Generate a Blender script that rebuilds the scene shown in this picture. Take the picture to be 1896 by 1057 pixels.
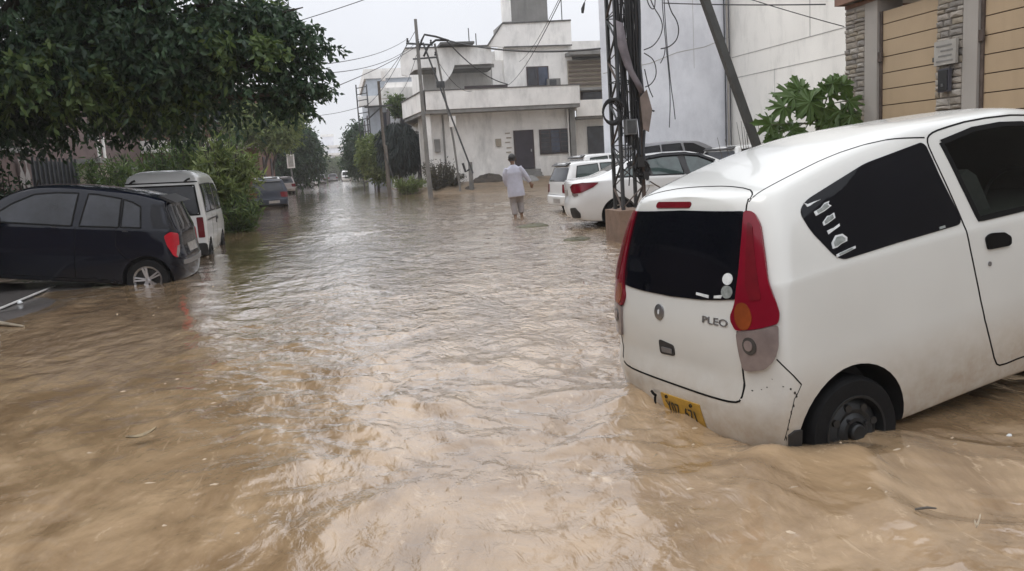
import bpy, bmesh, math, random
import numpy as np
from mathutils import Vector, Matrix, noise as mnoise
from mathutils.bvhtree import BVHTree
from mathutils.geometry import delaunay_2d_cdt
S = bpy.context.scene
COL = S.collection
for o in list(bpy.data.objects): bpy.data.objects.remove(o)
random.seed(7); RNG = np.random.default_rng(11)
R = math.radians

# ------------------------------------------------------------------ camera
cd = bpy.data.cameras.new('camera'); cam = bpy.data.objects.new('camera', cd); COL.objects.link(cam)
S.camera = cam
CAM_H = 1.40
YAW, PITCH, ROLL = R(11.546), R(8.623), R(3.434)
def cam_matrix():
    f = Vector((math.sin(YAW), math.cos(YAW), 0)); r = Vector((math.cos(YAW), -math.sin(YAW), 0)); u = Vector((0, 0, 1))
    f2 = f*math.cos(PITCH) - u*math.sin(PITCH); u2 = u*math.cos(PITCH) + f*math.sin(PITCH)
    r3 = r*math.cos(ROLL) - u2*math.sin(ROLL); u3 = u2*math.cos(ROLL) + r*math.sin(ROLL)
    m = Matrix((r3, u3, -f2)).transposed().to_4x4(); m.translation = (0, 0, CAM_H); return m
cam.matrix_world = cam_matrix()
cd.sensor_fit = 'HORIZONTAL'; cd.sensor_width = 36.0; cd.lens = 1500/1896*36
cd.clip_start = 0.05; cd.clip_end = 3000

# ------------------------------------------------------------------ sky, sun, exposure
SKY_ZENITH = 2.3
SUN_EL, SUN_AZ = R(58), R(-62)          # azimuth from +Y (away), negative = to the left
w = bpy.data.worlds.new('World'); S.world = w; w.use_nodes = True
nt = w.node_tree; nt.nodes.clear()
def N(nt, t, **kw):
    n = nt.nodes.new(t)
    for k, v in kw.items():
        if k.startswith('i_'): n.inputs[k[2:].replace('_', ' ')].default_value = v
        else: setattr(n, k, v)
    return n
sky = N(nt, 'ShaderNodeTexSky', sky_type='NISHITA', sun_disc=False, sun_elevation=SUN_EL, sun_rotation=SUN_AZ, air_density=1.0, dust_density=3.0)
geo = N(nt, 'ShaderNodeTexCoord')
cl = N(nt, 'ShaderNodeTexNoise', i_Scale=2.2, i_Detail=4.0, i_Roughness=.55)
nt.links.new(geo.outputs['Generated'], cl.inputs['Vector'])
cr = N(nt, 'ShaderNodeValToRGB')
cr.color_ramp.elements[0].position = .3; cr.color_ramp.elements[0].color = (8.1, 8.3, 8.85, 1)
cr.color_ramp.elements[1].position = .75; cr.color_ramp.elements[1].color = (9.2, 9.35, 9.75, 1)
nt.links.new(cl.outputs['Fac'], cr.inputs['Fac'])
sx = N(nt, 'ShaderNodeSeparateXYZ'); nt.links.new(geo.outputs['Generated'], sx.inputs[0])      # overcast dome: brightest overhead (CIE overcast sky)
mr = N(nt, 'ShaderNodeMapRange', interpolation_type='SMOOTHSTEP'); mr.inputs[1].default_value = .0; mr.inputs[2].default_value = 1.0; mr.inputs[3].default_value = 1.0; mr.inputs[4].default_value = SKY_ZENITH
nt.links.new(sx.outputs['Z'], mr.inputs[0])
mg = N(nt, 'ShaderNodeMix', data_type='RGBA', blend_type='MULTIPLY'); mg.inputs['Factor'].default_value = 1; nt.links.new(cr.outputs[0], mg.inputs['A']); nt.links.new(mr.outputs[0], mg.inputs['B'])
mx = N(nt, 'ShaderNodeMix', data_type='RGBA'); mx.inputs['Factor'].default_value = .94
nt.links.new(sky.outputs[0], mx.inputs['A']); nt.links.new(mg.outputs['Result'], mx.inputs['B'])
bg = N(nt, 'ShaderNodeBackground', i_Strength=.1)
nt.links.new(mx.outputs['Result'], bg.inputs['Color'])
wo = N(nt, 'ShaderNodeOutputWorld'); nt.links.new(bg.outputs[0], wo.inputs['Surface'])
sl = bpy.data.lights.new('sun', 'SUN'); sl.energy = .7; sl.angle = R(25); sl.color = (1, .96, .9)
so = bpy.data.objects.new('sun', sl); COL.objects.link(so)
sd = Vector((math.sin(SUN_AZ)*math.cos(SUN_EL), math.cos(SUN_AZ)*math.cos(SUN_EL), math.sin(SUN_EL)))
so.rotation_euler = sd.to_track_quat('Z', 'Y').to_euler(); so.location = (-20, 20, 40)
S.view_settings.view_transform = 'Standard'; S.view_settings.look = 'None'
S.view_settings.gamma = 1; S.view_settings.use_curve_mapping = False; S.view_settings.exposure = 0.0
S.cycles.max_bounces = 7; S.cycles.volume_bounces = 1

# ------------------------------------------------------------------ materials
MATS = {}
def M(name, col, rough=.6, metal=0., var=.12, vs=4., bump=0., bs=30., coat=0., stain=None, stain_amt=.5, stain_scale=(1.2, 1.2, .18), mud=None, spec=.5, stain_lo=.5, stain_hi=.75):
    if name in MATS: return MATS[name]
    m = bpy.data.materials.new(name); m.use_nodes = True; t = m.node_tree; b = t.nodes['Principled BSDF']; L = t.links.new
    tc = N(t, 'ShaderNodeTexCoord')
    n1 = N(t, 'ShaderNodeTexNoise', i_Scale=vs, i_Detail=6., i_Roughness=.6); L(tc.outputs['Object'], n1.inputs['Vector'])
    r1 = N(t, 'ShaderNodeValToRGB')
    r1.color_ramp.elements[0].position = .3; r1.color_ramp.elements[1].position = .7
    c = Vector(col)
    r1.color_ramp.elements[0].color = (*[max(0, x*(1-var)) for x in c], 1); r1.color_ramp.elements[1].color = (*[min(1, x*(1+var)) for x in c], 1)
    L(n1.outputs['Fac'], r1.inputs['Fac']); out = r1.outputs[0]
    if stain:
        mp = N(t, 'ShaderNodeMapping'); mp.inputs['Scale'].default_value = stain_scale; L(tc.outputs['Object'], mp.inputs['Vector'])
        n2 = N(t, 'ShaderNodeTexNoise', i_Scale=1.6, i_Detail=8., i_Roughness=.68); L(mp.outputs[0], n2.inputs['Vector'])
        r2 = N(t, 'ShaderNodeValToRGB'); r2.color_ramp.elements[0].position = stain_lo; r2.color_ramp.elements[1].position = stain_hi
        r2.color_ramp.elements[0].color = (0, 0, 0, 1); r2.color_ramp.elements[1].color = (stain_amt,)*3+(1,)
        L(n2.outputs['Fac'], r2.inputs['Fac'])
        x = N(t, 'ShaderNodeMix', data_type='RGBA'); L(r2.outputs[0], x.inputs['Factor']); L(out, x.inputs['A']); x.inputs['B'].default_value = (*stain, 1)
        out = x.outputs['Result']
    if mud:   # (colour, z at which splashes fade out, amount)
        sx = N(t, 'ShaderNodeSeparateXYZ'); L(tc.outputs['Object'], sx.inputs[0])
        n3 = N(t, 'ShaderNodeTexNoise', i_Scale=9., i_Detail=8., i_Roughness=.7); L(tc.outputs['Object'], n3.inputs['Vector'])
        a = N(t, 'ShaderNodeMapRange'); a.inputs[1].default_value = mud[1]; a.inputs[2].default_value = mud[1]-.35; a.inputs[3].default_value = 0; a.inputs[4].default_value = 1
        L(sx.outputs['Z'], a.inputs[0])
        q = N(t, 'ShaderNodeMath', operation='MULTIPLY'); L(a.outputs[0], q.inputs[0]); L(n3.outputs['Fac'], q.inputs[1])
        q2 = N(t, 'ShaderNodeMath', operation='MULTIPLY', use_clamp=True); L(q.outputs[0], q2.inputs[0]); q2.inputs[1].default_value = mud[2]
        x = N(t, 'ShaderNodeMix', data_type='RGBA'); L(q2.outputs[0], x.inputs['Factor']); L(out, x.inputs['A']); x.inputs['B'].default_value = (*mud[0], 1)
        out = x.outputs['Result']
    L(out, b.inputs['Base Color']); b.inputs['Roughness'].default_value = rough; b.inputs['Metallic'].default_value = metal
    b.inputs['Specular IOR Level'].default_value = spec
    if coat: b.inputs['Coat Weight'].default_value = coat; b.inputs['Coat Roughness'].default_value = .04
    if bump:
        nb = N(t, 'ShaderNodeTexNoise', i_Scale=bs, i_Detail=5., i_Roughness=.6); L(tc.outputs['Object'], nb.inputs['Vector'])
        bp = N(t, 'ShaderNodeBump', i_Strength=bump, i_Distance=.02); L(nb.outputs['Fac'], bp.inputs['Height']); L(bp.outputs[0], b.inputs['Normal'])
    MATS[name] = m; return m
def leafmat(name, c1, c2, rough=.45, trans=.25):
    m = bpy.data.materials.new(name); m.use_nodes = True; t = m.node_tree; b = t.nodes['Principled BSDF']; L = t.links.new
    g = N(t, 'ShaderNodeNewGeometry'); r = N(t, 'ShaderNodeValToRGB')
    r.color_ramp.elements[0].color = (*c1, 1); r.color_ramp.elements[1].color = (*c2, 1)
    L(g.outputs['Random Per Island'], r.inputs['Fac']); L(r.outputs[0], b.inputs['Base Color']); b.inputs['Roughness'].default_value = rough
    b.inputs['Specular IOR Level'].default_value = .35
    tr = N(t, 'ShaderNodeBsdfTranslucent'); hs = N(t, 'ShaderNodeHueSaturation', i_Value=1.3, i_Saturation=1.1); L(r.outputs[0], hs.inputs['Color']); L(hs.outputs[0], tr.inputs['Color'])
    ms = N(t, 'ShaderNodeMixShader'); ms.inputs[0].default_value = trans; L(b.outputs[0], ms.inputs[1]); L(tr.outputs[0], ms.inputs[2])
    L(ms.outputs[0], t.nodes['Material Output'].inputs['Surface']); MATS[name] = m; return m

MUD = (.30, .205, .115)
m_white = M('car_white', (.60, .60, .57), .22, var=.03, vs=2, coat=.5, mud=(MUD, .70, 1.0))
m_white2 = M('car_white_plain', (.70, .70, .69), .25, var=.03, vs=2, coat=.7, mud=(MUD, .45, .7))
m_black = M('car_black', (.004, .0055, .012), .10, var=.15, vs=2, coat=0, spec=.3, mud=((.02, .018, .016), .45, .4))
m_silver = M('car_grey', (.16, .16, .17), .35, .3, var=.1, coat=.5)
m_glass = M('tinted_glass', (.004, .0045, .007), .04, var=.2, vs=2, spec=.22)
m_glass2 = M('green_glass', (.035, .055, .052), .05, var=.5, vs=3, spec=.7)
m_glass3 = M('pale_glass', (.018, .020, .026), .04, var=.6, vs=2.5, spec=.4)
m_glassd = M('door_glass', (.012, .015, .013), .03, var=.6, vs=4, spec=.45)
def tint(name, col, gloss=.5):
    m = bpy.data.materials.new(name); m.use_nodes = True; t = m.node_tree; t.nodes.remove(t.nodes['Principled BSDF'])
    tr = N(t, 'ShaderNodeBsdfTransparent'); tr.inputs[0].default_value = (*col, 1); gl = N(t, 'ShaderNodeBsdfGlossy', i_Roughness=.02); fr = N(t, 'ShaderNodeFresnel', i_IOR=1.45)
    mu = N(t, 'ShaderNodeMath', operation='MULTIPLY'); t.links.new(fr.outputs[0], mu.inputs[0]); mu.inputs[1].default_value = gloss
    ms = N(t, 'ShaderNodeMixShader'); t.links.new(mu.outputs[0], ms.inputs[0]); t.links.new(tr.outputs[0], ms.inputs[1]); t.links.new(gl.outputs[0], ms.inputs[2]); t.links.new(ms.outputs[0], t.nodes['Material Output'].inputs['Surface']); return m
m_tint = tint('see_through_glass', (.52, .56, .52))
m_seat = M('seat_fabric', (.09, .092, .095), .9, var=.2, vs=12); m_trim = M('cabin_trim', (.05, .052, .05), .8)
m_seam = M('seam_rubber', (.006, .006, .006), .6, spec=.12)
m_rubber = M('tyre_rubber', (.008, .008, .0085), .7, var=.3, vs=14, bump=.2, bs=60, spec=.2)
m_steel = M('dark_steel', (.022, .023, .024), .5, .35, var=.3, vs=10)
m_alloy = M('alloy', (.50, .50, .52), .3, .9, var=.06)
m_chrome = M('badge_metal', (.30, .30, .31), .32, .85, var=.1)
m_red = M('lamp_red', (.17, .003, .014), .18, var=.12, vs=6, coat=.25, spec=.3)
m_reddk = M('lamp_dark_red', (.13, .006, .012), .2, var=.25, vs=8, coat=.2, spec=.3)
m_amber = M('lamp_amber', (.20, .045, .010), .15, var=.25, vs=12, coat=.3)
m_clear = M('lamp_clear', (.20, .16, .15), .15, var=.25, vs=9, coat=.4)
m_bulb = M('lamp_bowl', (.10, .10, .10), .15, .6, var=.3, vs=25)
m_redlit = M('lamp_bright_red', (.40, .008, .02), .2, var=.2, vs=8, coat=.2, spec=.3)
m_plastic = M('dark_plastic', (.02, .02, .021), .55, var=.2, vs=20)
m_plate = M('plate_yellow', (.42, .24, .025), .5, var=.25, vs=14)
m_plate2 = M('plate_grey', (.30, .28, .26), .6, var=.3, vs=14)
m_stick = M('sticker_pale', (.62, .64, .64), .6, var=.2, vs=30)
m_stickg = M('sticker_grey', (.22, .24, .23), .6, var=.4, vs=40)
m_ink = M('ink', (.02, .018, .016), .6)
m_chip = M('paint_chip', (.03, .026, .022), .8)

# ------------------------------------------------------------------ mesh helpers
ORG = {}
class MB:
    def __init__(s): s.v = []; s.f = []
    def add(s, vs, fs):
        n = len(s.v); s.v += [tuple(v) for v in vs]; s.f += [tuple(i+n for i in f) for f in fs]; return s
    def box(s, x0, x1, y0, y1, z0, z1):
        return s.add([(x0,y0,z0),(x1,y0,z0),(x1,y1,z0),(x0,y1,z0),(x0,y0,z1),(x1,y0,z1),(x1,y1,z1),(x0,y1,z1)],
                     [(0,3,2,1),(4,5,6,7),(0,1,5,4),(1,2,6,5),(2,3,7,6),(3,0,4,7)])
    def prism(s, poly, axis, a, b):      # extrude a 2-D polygon along an axis
        n = len(poly)
        def P(p, t): return {'x': (t, p[0], p[1]), 'y': (p[0], t, p[1]), 'z': (p[0], p[1], t)}[axis]
        ar = sum(poly[i][0]*poly[(i+1) % n][1]-poly[(i+1) % n][0]*poly[i][1] for i in range(n))
        if axis == 'y': ar = -ar
        if ar < 0: poly = poly[::-1]
        if a > b: a, b = b, a
        vs = [P(p, a) for p in poly]+[P(p, b) for p in poly]
        return s.add(vs, [tuple(range(n))[::-1], tuple(range(n, 2*n))]+[(i, (i+1) % n, n+(i+1) % n, n+i) for i in range(n)])
    def tube(s, pts, r, n=6, cap=True, closed=False):
        pts = [Vector(p) for p in pts]; m = len(pts); rs = r if isinstance(r, (list, tuple)) else [r]*m
        vs = []; up = None
        for i, p in enumerate(pts):
            if closed: d = pts[(i+1) % m]-pts[i-1]
            else: d = pts[min(i+1, m-1)]-pts[max(i-1, 0)]
            d = d.normalized() if d.length > 1e-9 else Vector((0, 0, 1))
            if up is None: up = Vector((0, 0, 1)) if abs(d.z) < .9 else Vector((1, 0, 0))
            a = d.cross(up).normalized(); b = a.cross(d).normalized(); up = b
            for k in range(n):
                t = 2*math.pi*k/n; vs.append(p+(a*math.cos(t)+b*math.sin(t))*rs[i])
        fs = []
        for i in range(m if closed else m-1):
            j = (i+1) % m
            for k in range(n):
                k2 = (k+1) % n; fs.append((i*n+k, j*n+k, j*n+k2, i*n+k2))
        if cap and not closed: fs += [tuple(range(n)), tuple(range((m-1)*n, m*n))[::-1]]
        fs = [f[::-1] for f in fs]
        return s.add(vs, fs)
    def lathe(s, prof, n=32, axis='y', c=(0, 0, 0)):   # prof: (radius, offset along axis)
        m = len(prof); vs = []
        for r, h in prof:
            for k in range(n):
                t = 2*math.pi*k/n; a, b = r*math.cos(t), r*math.sin(t)
                p = {'y': (a, h, b), 'x': (h, a, b), 'z': (a, b, h)}[axis]; vs.append((p[0]+c[0], p[1]+c[1], p[2]+c[2]))
        return s.add(vs, [(i*n+k, i*n+(k+1) % n, (i+1)*n+(k+1) % n, (i+1)*n+k) for i in range(m-1) for k in range(n)])
    def bar(s, p0, p1, w, t=None):        # rectangular bar between two points
        p0, p1 = Vector(p0), Vector(p1); t = t or w; d = (p1-p0).normalized()
        u = Vector((0, 0, 1)) if abs(d.z) < .9 else Vector((1, 0, 0)); a = d.cross(u).normalized()*w/2; b = a.cross(d).normalized()*t/2
        return s.add([p0-a-b, p0+a-b, p0+a+b, p0-a+b, p1-a-b, p1+a-b, p1+a+b, p1-a+b], [(0,1,2,3),(7,6,5,4),(4,5,1,0),(5,6,2,1),(6,7,3,2),(7,4,0,3)])
    def build(s, name, mat, parent=None, smooth=False, sharp=40):
        o0 = ORG.get(parent.name, Vector()) if parent else Vector()
        me = bpy.data.meshes.new(name); me.from_pydata([(v[0]-o0.x, v[1]-o0.y, v[2]-o0.z) for v in s.v], [], s.f)
        bm = bmesh.new(); bm.from_mesh(me); bmesh.ops.recalc_face_normals(bm, faces=bm.faces); bm.to_mesh(me); bm.free()
        return link(name, me, mat, parent, smooth, sharp)
def link(name, me, mat, parent=None, smooth=False, sharp=40):
    o = bpy.data.objects.new(name, me); COL.objects.link(o)
    if mat and not me.materials: me.materials.append(mat)
    if smooth:
        me.polygons.foreach_set('use_smooth', [True]*len(me.polygons)); me.set_sharp_from_angle(angle=R(sharp))
    if parent: o.parent = parent; ORG[o.name] = ORG.get(parent.name, Vector())
    return o
def tag(o, label=None, cat=None, group=None, kind=None):
    if label: o['label'] = label
    if cat: o['category'] = cat
    if group: o['group'] = group
    if kind: o['kind'] = kind
    return o
def thing(name, label, cat, loc=(0, 0, 0), group=None, rot=None, world=True):
    o = bpy.data.objects.new(name, None); COL.objects.link(o); o.location = loc; o.empty_display_size = .2
    if rot is not None: o.rotation_mode = 'QUATERNION'; o.rotation_quaternion = rot
    if world: ORG[o.name] = Vector(loc)
    return tag(o, label, cat, group)
def npmesh(name, V, F4=None, F3=None, mat=None, parent=None, smooth=False):
    V = np.asarray(V, np.float32)
    if parent: V = V-np.array(ORG.get(parent.name, Vector()), np.float32)
    me = bpy.data.meshes.new(name); me.vertices.add(len(V)); me.vertices.foreach_set('co', V.ravel())
    F = F4 if F4 is not None else F3; k = F.shape[1]; n = len(F)
    me.loops.add(n*k); me.loops.foreach_set('vertex_index', F.ravel().astype(np.int32))
    me.polygons.add(n); me.polygons.foreach_set('loop_start', np.arange(0, n*k, k, dtype=np.int32))
    if smooth: me.polygons.foreach_set('use_smooth', np.ones(n, bool))
    me.update(calc_edges=True); me.validate()
    if mat: me.materials.append(mat)
    o = bpy.data.objects.new(name, me); COL.objects.link(o)
    if parent: o.parent = parent; ORG[o.name] = ORG.get(parent.name, Vector())
    return o
def sm(a, b, x): t = np.clip((x-a)/(b-a), 0, 1); return t*t*(3-2*t)
def vnoise(X, Y, s, seed=0):      # cheap smooth value noise on arrays
    r = np.random.default_rng(seed); T = r.random((64, 64))*2-1
    x, y = X/s, Y/s; xi, yi = np.floor(x).astype(int), np.floor(y).astype(int); fx, fy = x-xi, y-yi
    fx = fx*fx*(3-2*fx); fy = fy*fy*(3-2*fy)
    g = lambda a, b: T[a % 64, b % 64]
    return (g(xi, yi)*(1-fx)+g(xi+1, yi)*fx)*(1-fy)+(g(xi, yi+1)*(1-fx)+g(xi+1, yi+1)*fx)*fy

# ------------------------------------------------------------------ ground and flood water
def ground_z(X, Y):
    z = np.full_like(X, -.34)
    ramp = -.34+.32*sm(-2.7, -3.75, X)+.055*np.clip(-3.75-X, 0, 6)
    z = np.where(Y < 14.5, np.maximum(z, -.34+(ramp+.34)*sm(8.3, 9.2, Y)*sm(14.5, 13.2, Y)), z)
    z = np.maximum(z, -.34+.75*sm(-3.2, -7.5, X)*sm(13, 16, Y))
    right = -.27+.105*np.clip(X-2.2, 0, 7)
    z = np.where(X > 1.5, np.maximum(z, -.34+(right+.34)*sm(14.5, 11, Y)*sm(1.6, 2.4, X)), z)
    z = np.maximum(z, -.34+(.27+.02*np.clip(X-5, 0, 10))*sm(4.3, 6.5, X)*sm(12, 16, Y))
    z = np.maximum(z, -.34+(.36+.5*sm(41, 44, Y))*sm(3.2, 6.0, X)*sm(34, 42, Y))
    z = np.maximum(z, -.34+.6*sm(2.2, 5, X)*sm(42, 48, Y))
    z = z+.035*vnoise(X, Y, 1.7, 3)+.02*vnoise(X, Y, .6, 4)
    return z
def sheet(xs, ys, zf):
    X, Y = np.meshgrid(xs, ys); Z = zf(X, Y); V = np.stack([X, Y, Z], -1).reshape(-1, 3)
    nx, ny = len(xs), len(ys); i = np.arange(nx*ny).reshape(ny, nx)
    return V, np.stack([i[:-1, :-1], i[:-1, 1:], i[1:, 1:], i[1:, :-1]], -1).reshape(-1, 4)
xs = np.concatenate([[-430, -200, -80, -40, -25], np.arange(-16, 22, .25), [25, 32, 45, 80, 200, 430]])
ys = np.concatenate([[-430, -120, -40, -15, -6, -2], np.arange(0, 60, .3), np.arange(60, 200, 3), [220, 300, 430]])
m_ground = M('wet_mud', (.17, .125, .082), .45, var=.35, vs=2.2, bump=.6, bs=9, stain=(.09, .085, .08), stain_scale=(1, 1, 1))
V, F = sheet(xs, ys, ground_z)
o = tag(npmesh('ground', V, F, mat=m_ground, smooth=True), 'muddy ground and flooded road bed beneath the brown water', kind='structure')

# wet concrete driveway on the left, under the black car
m_drive = M('wet_concrete', (.115, .105, .10), .16, var=.2, vs=1.2, bump=.05, bs=25, spec=.6, stain=(.07, .065, .062), stain_scale=(.8, .8, 1))
xs = np.linspace(-9.5, -3.0, 60); ys = np.linspace(8.4, 14.2, 50)
V, F = sheet(xs, ys, lambda X, Y: ground_z(X, Y)+.012-.05*sm(-3.5, -3.1, X)-.05*sm(9.0, 8.5, Y))
tag(npmesh('driveway', V, F, mat=m_drive, smooth=True), 'wet grey concrete driveway rising out of the flood under the black car', kind='structure')

# the water: real waves; fine in front of the camera's spot, coarse far away
def water_h(X, Y, cell):
    r = np.random.default_rng(5); Z = np.zeros_like(X)
    wx = X+.35*vnoise(X, Y, 1.3, 21)+.12*vnoise(X, Y, .45, 22); wy = Y+.45*vnoise(X, Y, 1.5, 23)+.12*vnoise(X, Y, .5, 24)
    calm = 1-.68*sm(-.3, -1.7, X)*sm(14, 10, Y)                       # sheltered water to the left
    calm = calm*(1-.35*sm(1.6, 2.4, X)*sm(4.2, 3.0, Y))
    patch = .62+.55*vnoise(X, Y, 2.3, 31)+.45*vnoise(X, Y, .9, 32)
    near = sm(9., 3.5, Y)*sm(-2.2, -.2, X)
    lam = np.geomspace(.07, 1.5, 44)
    for i, l in enumerate(lam):
        k = 2*math.pi/l; th = r.normal(math.pi/2+.15, 1.0); ph = r.random()*6.28
        a = .0030*l**.80*(1.0 if l < .3 else (.3/l)**.6*(1+1.6*min(1, (l-.3)/.3)*near))
        fade = np.clip((l/cell-2.2)/2.5, 0, 1)
        mod = np.clip(patch+.7*vnoise(X+37*i, Y, max(.5, l*2.5), 40+i), .0, 2)
        ps = k*(wx*math.cos(th)+wy*math.sin(th))+ph
        Z += a*fade*mod*(np.sin(ps)-.3*np.cos(2*ps))
    Z *= calm
    # wake of the stranded hatchback's rear wheel and bumper, and of the black car
    def ridge(p, q, h, wd, seed):
        p, q = np.array(p), np.array(q); d = q-p; L = np.hypot(*d); d = d/L; n = np.array([-d[1], d[0]])
        u = (X-p[0])*d[0]+(Y-p[1])*d[1]; v = (X-p[0])*n[0]+(Y-p[1])*n[1]+.10*vnoise(X, Y, .5, seed)
        return h*np.exp(-(v/wd)**2)*sm(-.15, .1, u)*sm(L, L*.35, u)
    Z += ridge((2.15, 3.15), (1.75, 1.9), .045, .12, 61)-ridge((2.35, 2.95), (2.15, 1.9), .012, .28, 62)
    Z += ridge((1.85, 3.3), (1.2, 2.4), .038, .12, 63)+ridge((1.62, 4.6), (.9, 3.2), .03, .16, 64)
    Z += ridge((-2.2, 11.9), (-.7, 4.5), .03, .22, 65)+ridge((-3.35, 11.2), (-3.2, 8.6), .025, .15, 66)
    Z += .02*np.exp(-(((X-2.2)/.5)**2+((Y-3.15)/.35)**2))
    Z += .045*np.exp(-((X-1.72)/.45)**2-((Y-4.35)/.5)**2)
    return Z
ang = np.concatenate([np.arange(-180, -48, 4), np.arange(-48, -24, .5), np.arange(-24, 47, .115), np.arange(47, 72, .5), np.arange(72, 180, 4)])
rad = np.concatenate([[.02, .4], np.geomspace(.8, 60, 620), np.geomspace(62, 425, 60)])
A, Rr = np.meshgrid(np.radians(ang), rad); X = Rr*np.sin(A); Y = Rr*np.cos(A)
cell = np.maximum(Rr*R(.115), Rr*.0045)*np.ones_like(X)
cell = np.where((A > R(-24)) & (A < R(47)), cell, Rr*R(.5)); cell = np.where((A > R(-48)) & (A < R(72)), cell, Rr*R(4))
Z = water_h(X, Y, cell)
V = np.stack([X, Y, Z], -1).reshape(-1, 3); na = len(ang); i = np.arange(len(V)).reshape(len(rad), na)
i2 = np.concatenate([i, i[:, :1]], 1)
F = np.stack([i2[:-1, :-1], i2[1:, :-1], i2[1:, 1:], i2[:-1, 1:]], -1).reshape(-1, 4)[:, ::-1]
m_water = bpy.data.materials.new('muddy_water'); m_water.use_nodes = True; t = m_water.node_tree; b = t.nodes['Principled BSDF']; L = t.links.new
tc = N(t, 'ShaderNodeTexCoord')
mp = N(t, 'ShaderNodeMapping'); mp.inputs['Scale'].default_value = (1.0, .55, 1); mp.inputs['Rotation'].default_value = (0, 0, .3); L(tc.outputs['Object'], mp.inputs[0])
n1 = N(t, 'ShaderNodeTexNoise', i_Scale=1.3, i_Detail=9., i_Roughness=.66, i_Distortion=1.6); L(mp.outputs[0], n1.inputs['Vector'])
rp = N(t, 'ShaderNodeValToRGB'); rp.color_ramp.elements[0].position = .38; rp.color_ramp.elements[0].color = (.205, .134, .074, 1)
rp.color_ramp.elements[1].position = .64; rp.color_ramp.elements[1].color = (.365, .256, .152, 1)
L(n1.outputs['Fac'], rp.inputs['Fac'])
mp2 = N(t, 'ShaderNodeMapping'); mp2.inputs['Scale'].default_value = (2.2, .8, 1); mp2.inputs['Rotation'].default_value = (0, 0, -.35); L(tc.outputs['Object'], mp2.inputs[0])
nf = N(t, 'ShaderNodeTexNoise', i_Scale=2.6, i_Detail=10., i_Roughness=.72, i_Distortion=2.4); L(mp2.outputs[0], nf.inputs['Vector'])
rf = N(t, 'ShaderNodeValToRGB'); rf.color_ramp.elements[0].position = .575; rf.color_ramp.elements[0].color = (0, 0, 0, 1); rf.color_ramp.elements[1].position = .72; rf.color_ramp.elements[1].color = (.75, .75, .75, 1)
L(nf.outputs['Fac'], rf.inputs['Fac'])
xf = N(t, 'ShaderNodeMix', data_type='RGBA'); L(rf.outputs[0], xf.inputs['Factor']); L(rp.outputs[0], xf.inputs['A']); xf.inputs['B'].default_value = (.55, .42, .28, 1)  # pale streaks in the base colour: foam and silt, plus painted sky glints
L(xf.outputs['Result'], b.inputs['Base Color'])
b.inputs['Roughness'].default_value = .03; b.inputs['IOR'].default_value = 1.34; b.inputs['Coat Weight'].default_value = 1; b.inputs['Coat IOR'].default_value = 1.41; b.inputs['Coat Roughness'].default_value = .03
n2 = N(t, 'ShaderNodeTexNoise', i_Scale=11., i_Detail=5., i_Roughness=.55, i_Distortion=.6); L(mp.outputs[0], n2.inputs['Vector'])
n3 = N(t, 'ShaderNodeTexNoise', i_Scale=2.3, i_Detail=3., i_Roughness=.5, i_Distortion=.8); L(mp.outputs[0], n3.inputs['Vector'])
ad = N(t, 'ShaderNodeMath', operation='MULTIPLY_ADD'); L(n3.outputs['Fac'], ad.inputs[0]); ad.inputs[1].default_value = 2.0; L(n2.outputs['Fac'], ad.inputs[2])
bp = N(t, 'ShaderNodeBump', i_Strength=.75, i_Distance=.024); L(ad.outputs[0], bp.inputs['Height']); L(bp.outputs[0], b.inputs['Normal'])
n5 = N(t, 'ShaderNodeTexNoise', i_Scale=24., i_Detail=3., i_Roughness=.5, i_Distortion=.5); L(mp.outputs[0], n5.inputs['Vector'])
bp2 = N(t, 'ShaderNodeBump', i_Distance=.006); L(n5.outputs['Fac'], bp2.inputs['Height']); L(bp.outputs[0], bp2.inputs['Normal']); L(bp2.outputs[0], b.inputs['Coat Normal'])
# sheltered water on the left and behind the hatchback ripples less than the open current
sp_ = N(t, 'ShaderNodeSeparateXYZ'); L(tc.outputs['Object'], sp_.inputs[0])
ns = N(t, 'ShaderNodeTexNoise', i_Scale=.8, i_Detail=4., i_Distortion=.6); L(tc.outputs['Object'], ns.inputs['Vector'])
def calm_mask(src, a, b_, lo):
    q = N(t, 'ShaderNodeMath', operation='MULTIPLY_ADD'); L(ns.outputs['Fac'], q.inputs[0]); q.inputs[1].default_value = 1.8; L(src, q.inputs[2])
    m_ = N(t, 'ShaderNodeMapRange', interpolation_type='SMOOTHSTEP'); m_.inputs[1].default_value = a+.9; m_.inputs[2].default_value = b_+.9; m_.inputs[3].default_value = lo; m_.inputs[4].default_value = 1; L(q.outputs[0], m_.inputs[0]); return m_.outputs[0]
k1 = calm_mask(sp_.outputs['X'], -1.5, .1, .22)
dg = N(t, 'ShaderNodeMath', operation='MULTIPLY_ADD'); L(sp_.outputs['Y'], dg.inputs[0]); dg.inputs[1].default_value = .9
ng = N(t, 'ShaderNodeMath', operation='MULTIPLY'); L(sp_.outputs['X'], ng.inputs[0]); ng.inputs[1].default_value = -1; L(ng.outputs[0], dg.inputs[2])
k2 = calm_mask(dg.outputs[0], .5, 1.7, .3)
kk = N(t, 'ShaderNodeMath', operation='MULTIPLY'); L(k1, kk.inputs[0]); L(k2, kk.inputs[1]); k3 = N(t, 'ShaderNodeMath', operation='MULTIPLY'); L(kk.outputs[0], k3.inputs[0]); ky = N(t, 'ShaderNodeMapRange', interpolation_type='SMOOTHSTEP'); ky.inputs[1].default_value = 2.5; ky.inputs[2].default_value = 9.0; ky.inputs[3].default_value = .5; ky.inputs[4].default_value = 1.1; L(sp_.outputs['Y'], ky.inputs[0]); L(ky.outputs[0], k3.inputs[1]); L(k3.outputs[0], bp.inputs['Strength']); L(k3.outputs[0], bp2.inputs['Strength'])
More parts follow.
